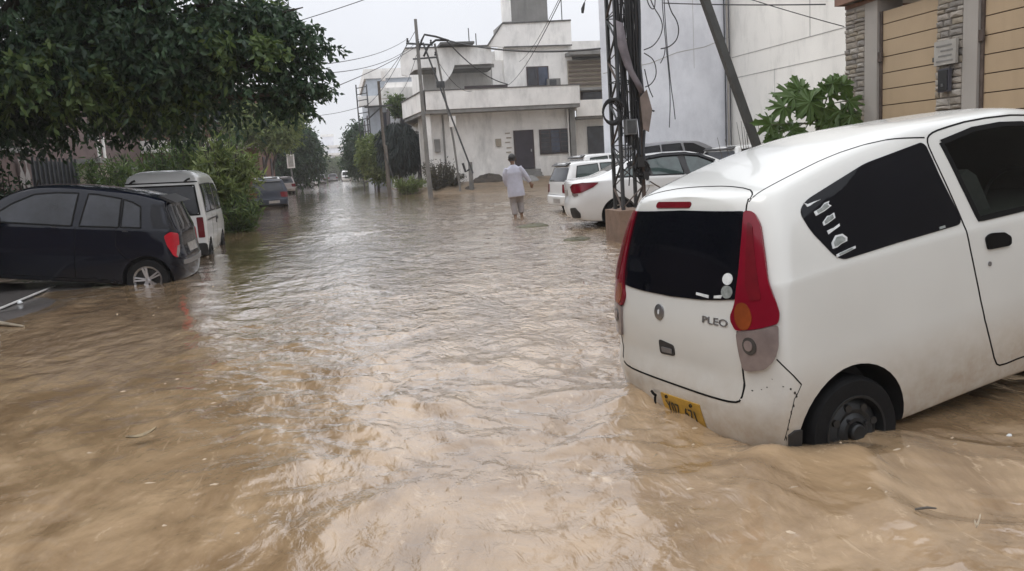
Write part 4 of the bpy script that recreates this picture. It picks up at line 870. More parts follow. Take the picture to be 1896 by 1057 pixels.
# ground floor door, window, meter box, pipes
da, dza = at(9.62, 1.0, 45.2); db, dzb = at(10.63, 3.05, 45.2)
d_ = MB().box(da-.06, db+.06, 45.12, 45.198, dza, dzb+.06).build('door', m_brown, HX)
bx(d_, 'door_leaf', M('door_dark', (.032, .026, .036), .5, var=.2), da+.03, db-.03, 45.10, 45.117, dza+.02, dzb-.02)
bx(d_, 'handle', m_chrome, db-.16, db-.10, 45.05, 45.098, dza+.95, dza+1.1)
wa, wza = at(11.06, 1.78, 45.2); wb_, wzb = at(12.74, 3.04, 45.2)
fr = MB().box(wa-.05, wb_+.05, 45.12, 45.198, wza-.05, wzb+.05).build('window', m_brown, HX)
for i in range(3):
    q0_ = wa+(wb_-wa)*i/3+.04; q1_ = wa+(wb_-wa)*(i+1)/3-.04
    bx(fr, 'pane', m_wglass if i != 1 else m_wglassb, q0_, q1_, 45.105, 45.116, wza+.04, wzb-.04)
for i in range(5): bx(fr, 'grille_bar', m_brown, wa, wb_, 45.075, 45.098, wza+.1+i*.25, wza+.13+i*.25)
bx(HX, 'meter_box', m_beige, at(8.55, 0, 45.2)[0], at(8.85, 0, 45.2)[0], 45.08, 45.198, 2.35, 2.75)
MB().tube([(13.0, 45.05, .3), (13.0, 45.05, 4.2)], .05, 8).build('drain_pipe', m_plaster, HX, True)
bx(HX, 'corner_pilaster', m_conc, 13.1, 13.4, 44.95, 45.5, -.3, 4.2)
for i in range(3): bx(HX, 'door_step', m_conc, da-.3+.0, db+.25, 44.9-.28*i-.28, 45.19 if i == 0 else 44.9-.28*i-.003, -.3, dza-.03-.17*i)
for i, (x, z) in enumerate([(9.35, 3.0), (9.42, 2.75), (9.33, 2.5), (9.4, 2.2), (9.36, 1.95)]): bx(HX, 'loose_brick', m_beige, x, x+.28, 45.16, 45.198, z, z+.06)
# road side of the house: dark doorways
for i, (y0, y1) in enumerate([(46.2, 47.6), (48.6, 50.6), (51.6, 53.6)]):
    s_ = MB().box(5.14, 5.198, y0, y1, .35, 3.5).build('side_shutter', m_brown, HX)
    bx(s_, 'shutter_leaf', M('door_dark', (.03, .03, .03)), 5.10, 5.136, y0+.1, y1-.1, .45, 3.4)
for y in (44.3, 48.0): bx(HX, 'porch_column', m_plaster, 4.85, 5.12, y, y+.28, -.3, 4.215)
# rooftop water tank
tx0, tz0 = at(9.83, 8.8, 48); tx1, _ = at(11.85, 0, 48)
tk = thing('roof_tank', 'square grey concrete water tank standing on the white corner house', 'water tank', (tx0, 48, tz0))
bx(tk, 'tank_wall', m_tank, tx0, tx1, 48, 50.2, tz0, tz0+3.2); bx(tk, 'tank_post', m_plaster, tx0-.5, tx0-.004, 47.95, 48.4, tz0, tz0+3.2); bx(tk, 'tank_base', m_conc, tx0-.6, tx1+.7, 47.6, 50.6, tz0-.5, tz0-.004)
bx(tk, 'tank_band', m_plaster, tx0-.55, tx1+.05, 47.93, 50.3, tz0+3.204, tz0+3.4)

for i, (x, y, h) in enumerate([(7.9, 46.6, 1.0), (8.3, 46.6, .7), (13.3, 46.3, 1.4)]): MB().tube([(x, y, 8.0 if i < 2 else 9.1), (x, y, (8.0 if i < 2 else 9.1)+h)], .03, 5).build('roof_rod', m_iron, HX)
MB().tube([(5.9, 45.15, .4), (5.9, 45.15, 4.2)], .05, 7).build('drain_pipe', m_conc, HX, True)
bx(HX, 'wall_box', m_conc, 5.35, 5.65, 45.02, 45.198, 2.2, 2.9)
q_ = MB().box(12.2, 12.95, 46.0, 46.33, 5.5, 6.0).build('air_conditioner', m_conc, HX); bx(q_, 'fan_grille', m_iron, 12.3, 12.7, 45.98, 45.998, 5.56, 5.94)
# --- narrow beige neighbour to its right
NB = thing('beige_house', 'narrow beige and brown house squeezed between the corner house and the tall blank wall', 'house', (14.5, 48, 0))
bx(NB, 'ground_wall', m_plaster, 13.45, 17, 46.0, 54, -.3, 3.6); bx(NB, 'upper_wall', m_beige, 13.5, 17, 46.3, 54, 4.6, 7.0); bx(NB, 'roof_wall', m_plaster, 13.6, 17, 47.2, 54, 7.004, 8.2)
bx(NB, 'balcony', m_plaster, 13.5, 17, 44.9, 45.05, 3.75, 4.65); bx(NB, 'balcony_slab', m_conc, 13.5, 17, 45.054, 46.3, 3.604, 3.75); bx(NB, 'roof_edge', m_conc, 13.4, 17.2, 45.3, 47.2, 7.2, 7.4)
for i in range(6): bx(NB, 'brown_band', M('brown_band', (.15, .12, .10), .8), 13.55, 16.9, 46.22, 46.297, 5.6+i*.24, 5.72+i*.24)
bx(NB, 'window_shade', m_conc, 13.9, 15.6, 45.7, 46.297, 5.25, 5.4); bx(NB, 'door', m_wglass, 14.4, 15.6, 45.93, 45.998, .3, 3.2)
w_ = bx(NB, 'window', m_brown, 14.2, 15.5, 46.2, 46.298, 4.62, 5.2); bx(w_, 'pane', m_wglass, 14.3, 15.4, 46.17, 46.197, 4.7, 5.15)

# --- the two tall blank walls at right
TB = thing('blank_grey_building', 'tall blank grey-white building wall facing the camera behind the lattice mast', 'building', (11, 30, 0))
MB().prism([(8.88, 26.5), (13.545, 26.5), (13.545, 36), (12.7, 36)], 'z', -.3, 10.2).build('wall', m_plaster2, TB)
for X_, z0, z1 in ((10.3, 2.2, 10), (12.2, 4.2, 10)): bx(TB, 'plaster_joint', m_joint, X_, X_+.012, 26.495, 26.499, z0, z1)
jm = MB().tube([(8.95, 26.497, 4.15), (9.8, 26.497, 4.3), (10.6, 26.497, 4.42), (11.6, 26.497, 4.75), (12.6, 26.497, 4.9), (13.5, 26.497, 5.2)], .012, 4); jm.build('plaster_crack', m_joint, TB)
TW = thing('warm_white_building', 'tall warm white building wall running along the open plot behind the papaya', 'building', (18, 20, 0))
bx(TW, 'wall', m_plaster3, 13.55, 24, 13.0, 40, -.3, 10.5)
def jn(t, a, b, r=.014): MB().tube([a, b], r, 4).build('plaster_joint', m_joint, t)
jn(TW, (13.548, 26.4, 4.50), (13.548, 13.2, 4.36)); jn(TW, (13.548, 26.4, 3.80), (13.548, 13.2, 3.68)); jn(TW, (13.548, 21.64, 4.46), (13.548, 21.64, 10)); jn(TW, (13.548, 23.6, 1.6), (13.548, 23.6, 3.8), .008)
bx(TW, 'wall_vent', m_iron, 13.50, 13.546, 20.15, 20.3, 2.95, 3.12)
CPp = thing('wall_pipes', 'thin pipes and cables running down the corner between the two blank walls', 'pipe', (13.4, 26.4, 0))
for i, (dx, r_, m_) in enumerate(((.0, .035, m_pil), (-.10, .022, m_cablebl), (.07, .015, m_cable))): MB().tube([(13.38+dx, 26.4-.05*(i == 2), .2), (13.38+dx+.02, 26.4, 4), (13.38+dx, 26.42, 10)], r_, 6).build('pipe', m_, CPp, True)

# --- gatehouse on the right: stone pillars, beige gates, ledge over them
def stones(t, y0, y1, z0, z1, x, seed):
    rg = random.Random(seed); z = z0; k = 0; metas = {}
    while z < z1-.03:
        h = rg.choice((.055, .07, .085, .10)); y = y0
        while y < y1-.01:
            L_ = min(rg.uniform(.12, .30), y1-y); L_ = y1-y if y1-y-L_ < .07 else L_
            key = (rg.randrange(5), rg.randrange(6))
            if key not in metas:
                q = MB(); j = lambda: rg.uniform(-.08, .08)
                q.add([(0, 0, 0), (0, 1, 0), (0, 1, 1), (0, 0, 1), (-.6+j(), .06, .08), (-.6+j(), .94, .1), (-.75+j(), .92, .9), (-.7+j(), .07, .92), (-1+2*j(), .5, .5)],
                      [(0, 1, 5, 4), (1, 2, 6, 5), (2, 3, 7, 6), (3, 0, 4, 7), (4, 5, 8), (5, 6, 8), (6, 7, 8), (7, 4, 8)])
                me = bpy.data.meshes.new('stone'); me.from_pydata(q.v, [], q.f); me.materials.append(stone_mats[key[0]]); metas[key] = me
            o = bpy.data.objects.new('stone', metas[key]); COL.objects.link(o); o.parent = t; L0 = ORG[t.name]
            o.location = (x-L0.x, y+.004-L0.y, z+.003-L0.z); o.scale = (rg.uniform(.02, .055), L_-.008, h-.006); y += L_
        z += h
def pillar(y0, y1, yp, label):
    t = thing('stone_pillar', label, 'pillar', (8.1, y0, .3))
    bx(t, 'pillar_core', m_pil, 8.0, 8.45, y0, y1, 0, 3.44); bx(t, 'pilaster', m_pil, 7.975, 8.4, yp, y0-.003, 0, 3.44)
    stones(t, y0, y1, .9, 3.43, 8.0, int(y0*10)); return t
GX = 8.06
pillar(11.28, 11.78, 10.985, 'grey stacked-stone pillar beside the papaya, left end of the beige gates')
pm = pillar(9.28, 9.76, 9.03, 'grey stacked-stone pillar with nameplate between the small and large beige gates')
sg = thing('nameplate', 'pale stone nameplate with worn lettering fixed on the middle stone pillar', 'sign', (7.94, 9.5, 2.4))
bx(sg, 'plate', M('nameplate_stone', (.36, .345, .315), .8, var=.15, vs=8), 7.90, 7.94, 9.31, 9.70, 2.33, 2.64)
for i in range(4): bx(sg, 'worn_lettering', m_ink if False else m_conc, 7.896, 7.8995, 9.36+.02*(i % 2), 9.66-.04*(i % 3), 2.37+i*.065, 2.39+i*.065)
ic = thing('intercom_box', 'dark grey intercom box on the stone pillar under the nameplate', 'intercom', (7.93, 9.5, 2.1))
bx(ic, 'case', M('intercom_grey', (.07, .07, .085), .5, var=.15), 7.90, 7.945, 9.42, 9.62, 1.98, 2.28); bx(ic, 'case_lid', m_plastic, 7.885, 7.898, 9.44, 9.60, 2.0, 2.26); bx(ic, 'button', m_chrome, 7.878, 7.884, 9.50, 9.54, 2.05, 2.09)
def gate(name, label, y0, y1, hinge_y, h=3.27):
    t = thing(name, label, 'gate', (GX, (y0+y1)/2, .4))
    bx(t, 'gate_back', m_groove, GX, GX+.03, y0, y1, .42, h)
    levels = [h, 3.08, 2.846, 2.612, 2.378, 2.144, 1.91, 1.676, 1.442, 1.208, .974, .74, .506]
    for a, b_ in zip(levels[:-1], levels[1:]): bx(t, 'gate_board', m_gate, GX-.028, GX-.001, y0+.035, y1-.03, b_+.007, a-.007)
    bx(t, 'gate_stile', m_rust, GX-.05, GX-.002, hinge_y-.025, hinge_y+.025, .42, h)
    for z in (2.55, 1.2): bx(t, 'hinge', m_rust, GX-.075, GX-.052, hinge_y-.05, hinge_y+.035, z, z+.14)
    return t
g1 = gate('wicket_gate', 'narrow beige board gate between the two stone pillars', 9.77, 10.975, 10.95)
bx(g1, 'lock', m_iron, GX-.055, GX-.03, 9.80, 9.86, 2.40, 2.46); bx(g1, 'latch', m_rust, GX-.05, GX-.03, 9.80, 9.98, 1.49, 1.55)
g2 = gate('driveway_gate', 'wide beige board gate at the right edge behind the white hatchback', 5.6, 9.02, 8.995)
bx(g2, 'latch', m_rust, GX-.06, GX-.03, 8.0, 8.25, 1.72, 1.80)
gc = thing('gate_canopy', 'terracotta-edged concrete ledge over the beige gates', 'canopy', (8, 9, 3.5))
bx(gc, 'ledge', m_pil, 7.90, 9.2, 5, 11.80, 3.53, 3.75); bx(gc, 'ledge_edge', m_terra, 7.85, 7.898, 5, 11.86, 3.51, 3.80); bx(gc, 'ledge_end', m_terra, 7.902, 9.2, 11.802, 11.86, 3.51, 3.80); bx(gc, 'lintel', m_terra, 7.98, 8.4, 5.6, 11.78, 3.443, 3.497)
GH = thing('gate_house', 'house behind the beige gates, mostly hidden', 'house', (14, 7, 0))
bx(GH, 'wall', m_pil, 10.5, 20, -30, 11.7, 0, 7.5); bx(GH, 'unseen_street_wall', m_pil, 8.05, 8.3, -30, 5.59, 0, 3.4)  # unseen length behind the camera, added for reflections in the white hatchback

# --- left frontage under the tree
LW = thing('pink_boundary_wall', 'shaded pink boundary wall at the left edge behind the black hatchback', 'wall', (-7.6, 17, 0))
bx(LW, 'wall', m_pink, -8.0, -7.7, -26, 23.2, -.2, 2.35); bx(LW, 'coping', m_conc, -8.06, -7.64, -26, 23.2, 2.354, 2.5)  # unseen run behind the camera added to darken the car reflections
LG = thing('iron_gate', 'dark iron gate in shade under the big tree', 'gate', (-7.8, 25.5, 0))
for i in range(12): bx(LG, 'gate_bar', m_iron, -7.85, -7.8, 23.4+i*.36, 23.46+i*.36, .3, 2.3)
bx(LG, 'gate_sheet', M('gate_dark', (.035, .036, .045), .6, var=.2), -7.9, -7.853, 23.3, 27.7, .25, 2.2)
BP = thing('beige_gate_pillar', 'beige gate pillar with pale trims just left of the white van roof', 'pillar', (-7.6, 28.4, 0))
bx(BP, 'shaft', m_beige, -7.95, -7.35, 28.0, 28.9, 0, 2.15); bx(BP, 'cap', m_conc, -8.05, -7.25, 27.9, 29.0, 2.154, 2.3); bx(BP, 'trim', m_plaster, -7.34, -7.29, 28.05, 28.2, 2.32, 3.0); bx(BP, 'trim', m_plaster, -7.34, -7.29, 28.7, 28.85, 2.32, 3.0)
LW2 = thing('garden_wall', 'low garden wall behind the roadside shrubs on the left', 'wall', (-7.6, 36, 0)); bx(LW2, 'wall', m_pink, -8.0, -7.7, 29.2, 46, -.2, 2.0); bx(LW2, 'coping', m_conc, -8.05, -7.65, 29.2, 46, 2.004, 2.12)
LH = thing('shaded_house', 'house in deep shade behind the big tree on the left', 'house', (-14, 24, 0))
bx(LH, 'wall', m_pink, -20, -11, -26, 51, -.2, 6.2); bx(LH, 'roof_edge', m_conc, -20.4, -10.6, -26.4, 51.4, 6.204, 6.5)  # carried on unseen behind the camera to give the black paint dark reflections
for y in (15, 19, 24, 28):
    w_ = bx(LH, 'window', m_brown, -11, -10.93, y, y+1.6, 2.4, 3.8); bx(w_, 'pane', m_wglass, -10.926, -10.91, y+.1, y+1.5, 2.5, 3.7)
for z in (2.0,): bx(LH, 'sun_shade', m_conc, -10.99, -10.2, 14, 31, 4.0, 4.12)
CT = thing('hanging_cloth', 'two pale strips of cloth hanging on the shaded pink wall', 'cloth', (-7.6, 22.4, 1))
for i in range(2):
    q = MB(); z = np.linspace(2.2, 1.15, 8); y0 = 22.15+i*.42
    q.add([(-7.62+.03*math.sin(k*1.3+s_*2), y0+s_*.09+.03*(7-k)*.3*s_*.2+.02*k*(1 if i == 0 else 0), z[k]) for k in range(8) for s_ in range(3)], [(k*3+s_, k*3+s_+1, k*3+s_+4, k*3+s_+3) for k in range(7) for s_ in range(2)])
    q.build('cloth_strip', M('pale_cloth', (.30, .28, .27), .9), CT, True)

# --- far buildings
def block(name, label, x0, x1, y0, y1, h, mat, floors, face, nwin, wall_h=3.0, bands=True, base=-.2):
    t = thing(name, label, 'building', ((x0+x1)/2, (y0+y1)/2, 0))
    bx(t, 'wall', mat, x0, x1, y0, y1, base, h); bx(t, 'parapet', m_plaster, x0-.15, x1+.15, y0-.15, y1+.15, h+.004, h+.7)
    for f in range(floors):
        z = 1.0+f*wall_h
        if bands: bx(t, 'balcony', m_plaster, x0-.7, x1+.2, y0-.7, y0-.05, z+2.2, z+2.9)
        for i in range(nwin):
            u = x0+(x1-x0)*(i+.5)/nwin
            w_ = bx(t, 'window', m_brown, u-.6, u+.6, y0-.06, y0-.002, z+.2, z+1.7); bx(w_, 'pane', m_wglass, u-.5, u+.5, y0-.075, y0-.063, z+.3, z+1.6)
            s = -1 if face < 0 else 1; xx = x0 if face < 0 else x1; v = y0+(y1-y0)*(i+.5)/nwin
            w_ = bx(t, 'window', m_brown, min(xx, xx+s*.06), max(xx, xx+s*.06)-.0, v-.7, v+.7, z+.2, z+1.7)
    return t
block('pale_blue_building', 'pale blue-grey block rising behind the corner house, left of its balcony', 2.7, 9, 63, 76, 8.2, M('pale_blue_plaster', (.40, .43, .47), .85, var=.08, stain=(.2, .2, .21)), 2, -1, 2)
block('banded_house', 'house with stacked balcony bands between the poles and the corner house', 3.9, 9, 57.5, 61, 6.6, m_plaster2, 2, -1, 2)
block('brown_brick_house', 'reddish brown two-storey house half hidden by the left roadside shrubs', -12, -4.6, 52, 64, 6.4, M('brown_brick', (.17, .085, .06), .9, var=.25, vs=3, stain=(.08, .05, .045)), 2, 1, 2)
block('stepped_far_building', 'hazy stepped white building at the very end of the street', -5.5, 3.2, 232, 244, 8.3, m_plaster2, 2, 1, 4)
block('stepped_far_building', 'smaller hazy tower block left of the stepped building at the street end', -3.8, -.3, 246, 250, 12.0, m_plaster2, 3, 1, 2, bands=False)
block('grey_roadside_house', 'grey house beyond the dark round tree on the left of the street', -14, -6.5, 84, 100, 6.5, m_conc, 2, 1, 2)
block('white_roadside_house', 'white house beyond the green trees on the right of the street', 6, 15, 92, 112, 7.5, m_plaster, 2, -1, 3)
SCF = thing('steel_frame_tower', 'thin ladder-like steel frame standing by the pale blue building', 'tower', (2.1, 61, 0))
for dx in (0, .75): MB().tube([(1.85+dx, 61, 0), (1.85+dx, 61, 7.6)], .05, 5).build('upright', m_iron, SCF)
for k in range(16): MB().bar((1.87, 61, .6+k*.45), (2.58, 61, .7+k*.45), .06).build('rung', m_iron, SCF)

# ------------------------------------------------------------------ lattice mast on its plinth
TM = thing('lattice_mast', 'rusty steel lattice mast wrapped in cables on a brick-red plinth', 'mast', (4.71, 12.85, 0))
m_plinth = M('plinth_brick', (.215, .145, .105), .9, var=.2, vs=4, bump=.4, bs=18, stain=(.12, .09, .07), stain_amt=.6)
bx(TM, 'plinth', m_plinth, 4.39, 5.06, 12.48, 13.2, -.4, .52)
lc = [(-.20, -.20), (.17, -.20), (.17, .20), (-.20, .20)]
def leg(k, z): s = 1-.012*z; return Vector((4.71+lc[k][0]*s-.008*z, 12.85+lc[k][1]*s, z))
for k in range(4):
    q = MB(); a, b_ = leg(k, .45), leg(k, 9.0); q.bar(a, b_, .065, .014); q.bar(a+Vector((.025, .025, 0)), b_+Vector((.025, .025, 0)), .014, .065); q.build('mast_leg', m_iron if k != 1 else m_rust, TM)
z = .55; k = 0
while z < 6.6:
    h = .34
    for f in range(4):
        a, b_ = f, (f+1) % 4
        if (k+f) % 2: a, b_ = b_, a
        MB().bar(leg(a, z), leg(b_, z+h), .034, .012).build('mast_brace', m_iron if (k+f) % 3 else m_rust, TM)
    z += h; k += 1
    if k % 3 == 0:
        for f in range(4): MB().bar(leg(f, z), leg((f+1) % 4, z), .03, .012).build('mast_ring', m_iron, TM)
rc = random.Random(5)
CB = thing('cable_bundle', 'thick bundle of black cables running up the lattice mast', 'cables', (4.71, 12.7, 2))
for i in range(26):
    x = 4.50+rc.random()*.42; y = 12.56+rc.random()*.12; z0 = rc.uniform(.9, 2.2); pts = []
    zz = z0
    while zz < 8.5: pts.append((x+rc.uniform(-.03, .03)-.008*zz, y+rc.uniform(-.03, .03), zz)); zz += .5
    MB().tube(pts, rc.choice((.010, .014, .022)), 5).build('cable', m_cable if i % 3 else m_cablebl, CB, True)
for i in range(12):
    x = rc.choice((4.56, 4.60, 4.74, 4.79, 4.86))+rc.uniform(-.015, .015); zz = rc.uniform(2.1, 2.9); y = 12.54+rc.random()*.1; pts = []
    while zz < 8.5: pts.append((x+rc.uniform(-.02, .02)-.008*zz, y+rc.uniform(-.02, .02), zz)); zz += .7
    MB().tube(pts, rc.uniform(.011, .022), 6).build('cable', m_cable, CB, True)
CL = thing('cable_coil', 'coil of black cable hung on the left side of the lattice mast', 'cable coil', (4.40, 12.6, 2.1))
for i in range(5):
    r_ = .135+.014*i; pts = [(4.345+.006*i+r_*.95*math.cos(a), 12.56-.012*i+.02*math.sin(2*a+i), 2.10+r_*1.1*math.sin(a)) for a in [2*math.pi*j/22 for j in range(22)]]
    MB().tube(pts, .013, 5, closed=True).build('cable_turn', m_cable, CL, True)
def dangling(label, pts, r=.009, name='hanging_cable', mat=None, group=None):
    P = smooth_path(pts, 3); o = MB().tube(P, r, 5).build(name, mat or m_cable, None, True); return tag(o, label, 'cable', group)
dangling('upper black cable loop bulging right of the lattice mast', [(4.95, 12.6, 4.3), (5.1, 12.6, 3.75), (5.28, 12.6, 3.5), (5.27, 12.6, 3.3), (5.12, 12.6, 3.1), (4.95, 12.6, 3.05)])
dangling('lower black cable loop bulging right of the lattice mast', [(4.95, 12.6, 3.0), (5.12, 12.6, 2.9), (5.16, 12.6, 2.65), (5.05, 12.6, 2.5), (4.95, 12.6, 2.47)])
dangling('small cable loop near the top of the lattice mast', [(4.95, 12.6, 4.4), (5.02, 12.6, 3.75), (5.18, 12.6, 3.62), (5.15, 12.6, 4.3)])
dangling('long thin cable hanging in front of the blank grey wall, bent at its end', [(5.42, 12.9, 6.0), (5.40, 12.9, 4.0), (5.44, 12.9, 3.3), (5.5, 12.9, 2.6), (5.5, 12.9, 2.2), (5.47, 12.9, 1.82)], .008, mat=m_cablebl)
dangling('long thin cable hanging just right of its twin before the blank grey wall', [(5.46, 12.95, 6.0), (5.46, 12.95, 3.9), (5.49, 12.95, 3.2), (5.54, 12.95, 2.5), (5.58, 12.95, 2.2), (5.60, 12.95, 1.95)], .008, mat=m_cablebl)
dangling('curved cable end hooking left in front of the blank grey wall', [(5.46, 12.92, 4.4), (5.52, 12.92, 3.75), (5.70, 12.92, 3.5), (5.68, 12.92, 3.25), (5.52, 12.92, 3.12), (5.37, 12.92, 3.1)], .010)
dangling('short cable tail curling below the hooked cable', [(5.45, 12.93, 3.1), (5.43, 12.93, 2.98), (5.36, 12.93, 2.87)], .008)
dangling('frayed cable ends sticking out right of the mast at coil height', [(4.95, 12.6, 2.75), (5.0, 12.58, 2.45), (5.06, 12.56, 2.3)], .009)
dangling('stiff cut cable poking right from the mast below the coil', [(4.92, 12.6, 2.12), (5.02, 12.58, 2.1), (5.08, 12.56, 2.08)], .014)
dangling('iron rod sticking out right at the foot of the lattice mast', [(4.98, 12.6, .96), (5.1, 12.6, .88), (5.2, 12.6, .82)], .012, 'iron_rod', m_rust)
for i, (zz, nm) in enumerate(((1.75, 'upper'), (1.45, 'middle'), (1.22, 'lowest'))):
    dangling('%s tangled wire loop left of the lattice mast' % nm, [(4.46, 12.6, zz+.25), (4.36-.02*i, 12.58, zz+.1), (4.33, 12.57, zz-.05), (4.42, 12.58, zz-.14), (4.48, 12.6, zz-.02)], .006)
JB = thing('junction_box', 'grey junction box strapped inside the lattice mast below the coil', 'box', (4.64, 12.55, 1.85))
bx(JB, 'case', M('box_grey', (.16, .165, .17), .6, var=.2), 4.56, 4.74, 12.48, 12.6, 1.73, 1.97); bx(JB, 'case_lid', m_iron, 4.58, 4.72, 12.465, 12.478, 1.75, 1.95)
MR = thing('wire_tangle', 'dark tangle of wires and splitters low in the lattice mast', 'cables', (4.82, 12.55, 1.15))
for i in range(9):
    a0 = rc.random()*6; r_ = rc.uniform(.07, .15); pts = [(4.83+r_*math.cos(a0+a)*rc.uniform(.8, 1.1), 12.55+rc.uniform(-.04, .04), 1.16+r_*1.15*math.sin(a0+a)*rc.uniform(.8, 1.1)) for a in [j*.55 for j in range(11)]]
    MB().tube(smooth_path(pts, 1), .011, 5).build('wire_loop', m_cable, MR, True)
bx(MR, 'splitter', m_plastic, 4.74, 4.86, 12.5, 12.58, 1.2, 1.36); bx(MR, 'splitter', m_plastic, 4.84, 4.92, 12.49, 12.57, 1.0, 1.12)
BN = MB(); bn = [((4.46, 12.5, 3.5), (4.58, 12.5, 3.45)), ((4.47, 12.48, 3.1), (4.64, 12.49, 3.05)), ((4.56, 12.47, 2.8), (4.72, 12.48, 2.72)), ((4.70, 12.46, 2.55), (4.84, 12.47, 2.5)), ((4.80, 12.47, 2.36), (4.90, 12.48, 2.36))]
BN.add([p for a, b_ in bn for p in (a, b_)], [(2*i, 2*i+1, 2*i+3, 2*i+2) for i in range(len(bn)-1)])
o = BN.build('torn_banner', M('torn_banner', (.15, .13, .14), .8, var=.35, vs=6), None, True); md = o.modifiers.new('s', 'SOLIDIFY'); md.thickness = .006
tag(o, 'faded torn banner strip slanting across the lattice mast', 'banner')
BN = MB().add([(4.80, 12.45, 2.3), (4.92, 12.46, 2.42), (5.0, 12.45, 2.1), (4.93, 12.45, 1.75), (4.84, 12.46, 1.8)], [(0, 1, 2, 3, 4)]); o = BN.build('torn_banner', M('torn_banner_b', (.19, .15, .13), .8, var=.25)); md = o.modifiers.new('s', 'SOLIDIFY'); md.thickness = .006
tag(o, 'small pale rag of banner hanging at coil height on the mast', 'banner')

# --- leaning strut and poles
o = MB().bar((5.75, 14, 6.6), (8.15, 14, .1), .13, .13).build('leaning_post', M('dark_post', (.085, .087, .083), .6, .2, var=.2, vs=4, stain=(.05, .045, .04)), None); tag(o, 'dark square iron post leaning in front of the blank white walls', 'post')
TWG = thing('bare_twigs', 'bare dry twigs at the foot of the leaning iron post', 'plant', (7.6, 14.3, 1))
for i in range(9):
    a = Vector((7.25+rc.random()*.5, 14.1+rc.random()*.4, .3)); d = Vector((rc.uniform(-.25, .25), rc.uniform(-.1, .1), 1.2+rc.random()*.5)); MB().tube([a, a+d*.5+Vector((.04, 0, 0)), a+d], [.012, .009, .004], 4).build('twig', m_wood, TWG)
PO = thing('utility_pole', 'tall concrete utility pole at the corner of the white house', 'utility pole', (4.12, 38, 0))
MB().tube([(4.16, 38, -.3), (4.12, 38, 1), (4.05, 38, 8.05)], [.12, .11, .07], 10).build('shaft', m_pole, PO, True)
MB().bar((3.55, 38, 7.0), (4.75, 38, 6.9), .08).build('cross_arm', m_iron, PO); MB().bar((3.8, 38, 6.3), (4.9, 38, 6.35), .07).build('cross_arm', m_iron, PO)
MB().tube([(4.07, 38, 6.6), (4.25, 37.9, 7.1), (4.4, 37.9, 7.35), (4.9, 37.9, 7.25), (5.5, 37.9, 7.05)], .05, 6).build('cable_arm', m_cable, PO, True)
MB().tube([(4.3, 38, 6.4), (4.55, 37.95, 6.85), (4.9, 37.95, 7.1), (5.4, 37.95, 7.08)], .05, 6).build('cable_arm', m_cable, PO, True)
for x, z in ((3.62, 7.05), (4.1, 7.0), (4.68, 6.95), (4.85, 6.42)): MB().lathe([(.001, z), (.05, z), (.06, z+.08), (.03, z+.1), (.05, z+.17), (.001, z+.19)], 8, 'z', (x, 38, 0)).build('insulator', m_plastic, PO, True)
MB().bar((4.3, 37.9, 7.0), (6.2, 37.9, 1.0), .07).build('brace_strut', m_iron, PO)
o = thing('thin_pole', 'thinner pole with fittings just right of the tall utility pole', 'pole', (5.0, 38.3, 0))
MB().tube([(5.6, 38.3, .2), (5.45, 38.3, 2.5), (4.88, 38.3, 7.0)], .05, 7).build('shaft', m_pole, o, True); bx(o, 'fitting', m_iron, 4.82, 5.2, 38.18, 38.26, 5.0, 5.3); bx(o, 'fitting', m_plaster, 5.3, 5.6, 38.18, 38.26, 3.2, 3.7)
MB().tube([(5.8, 38.25, 1.5), (5.9, 38.2, 1.1), (6.1, 38.2, 1.2)], .06, 6).build('transformer_hook', m_plastic, o, True)
P2 = thing('utility_pole', 'shorter weathered utility pole standing in the water before the dark tree', 'utility pole', (2.5, 42, 0))
MB().tube([(2.5, 42, -.4), (2.48, 42, 2.6), (2.42, 42, 2.65), (2.40, 42, 5.8)], [.11, .10, .08, .07], 10).build('shaft', m_wood, P2, True)
MB().bar((1.6, 41.9, 4.55), (3.0, 41.9, 4.6), .08).build('cross_arm', m_iron, P2); MB().bar((1.65, 41.9, 3.9), (2.4, 41.9, 4.5), .07).build('arm_brace', m_iron, P2); MB().bar((2.4, 41.9, 2.2), (2.75, 41.9, 1.0), .05).build('tie', m_iron, P2)
bx(P2, 'lamp_head', m_plaster, 2.55, 2.75, 41.8, 42, 5.8, 6.25)
ST = thing('stump_post', 'short grey post standing in mud in front of the corner house wall', 'post', (6.75, 42, 0))
MB().tube([(6.75, 42, -.1), (6.76, 42, 1.55)], [.13, .11], 8).build('shaft', m_pole, ST, True)
SP = thing('sign_pole', 'slim pole carrying a small white signboard on the left side of the street', 'sign', (-3.55, 68, 0))
MB().tube([(-3.5, 68, -.2), (-3.62, 68, 2.2), (-3.50, 68, 4.4)], .06, 7).build('pole', m_pole, SP, True)
b_ = bx(SP, 'board', m_plaster, -3.88, -3.28, 67.86, 67.92, 2.0, 3.1); bx(b_, 'board_face', M('sign_face', (.36, .35, .32), .7, var=.25, vs=3), -3.78, -3.38, 67.84, 67.857, 2.1, 2.95)
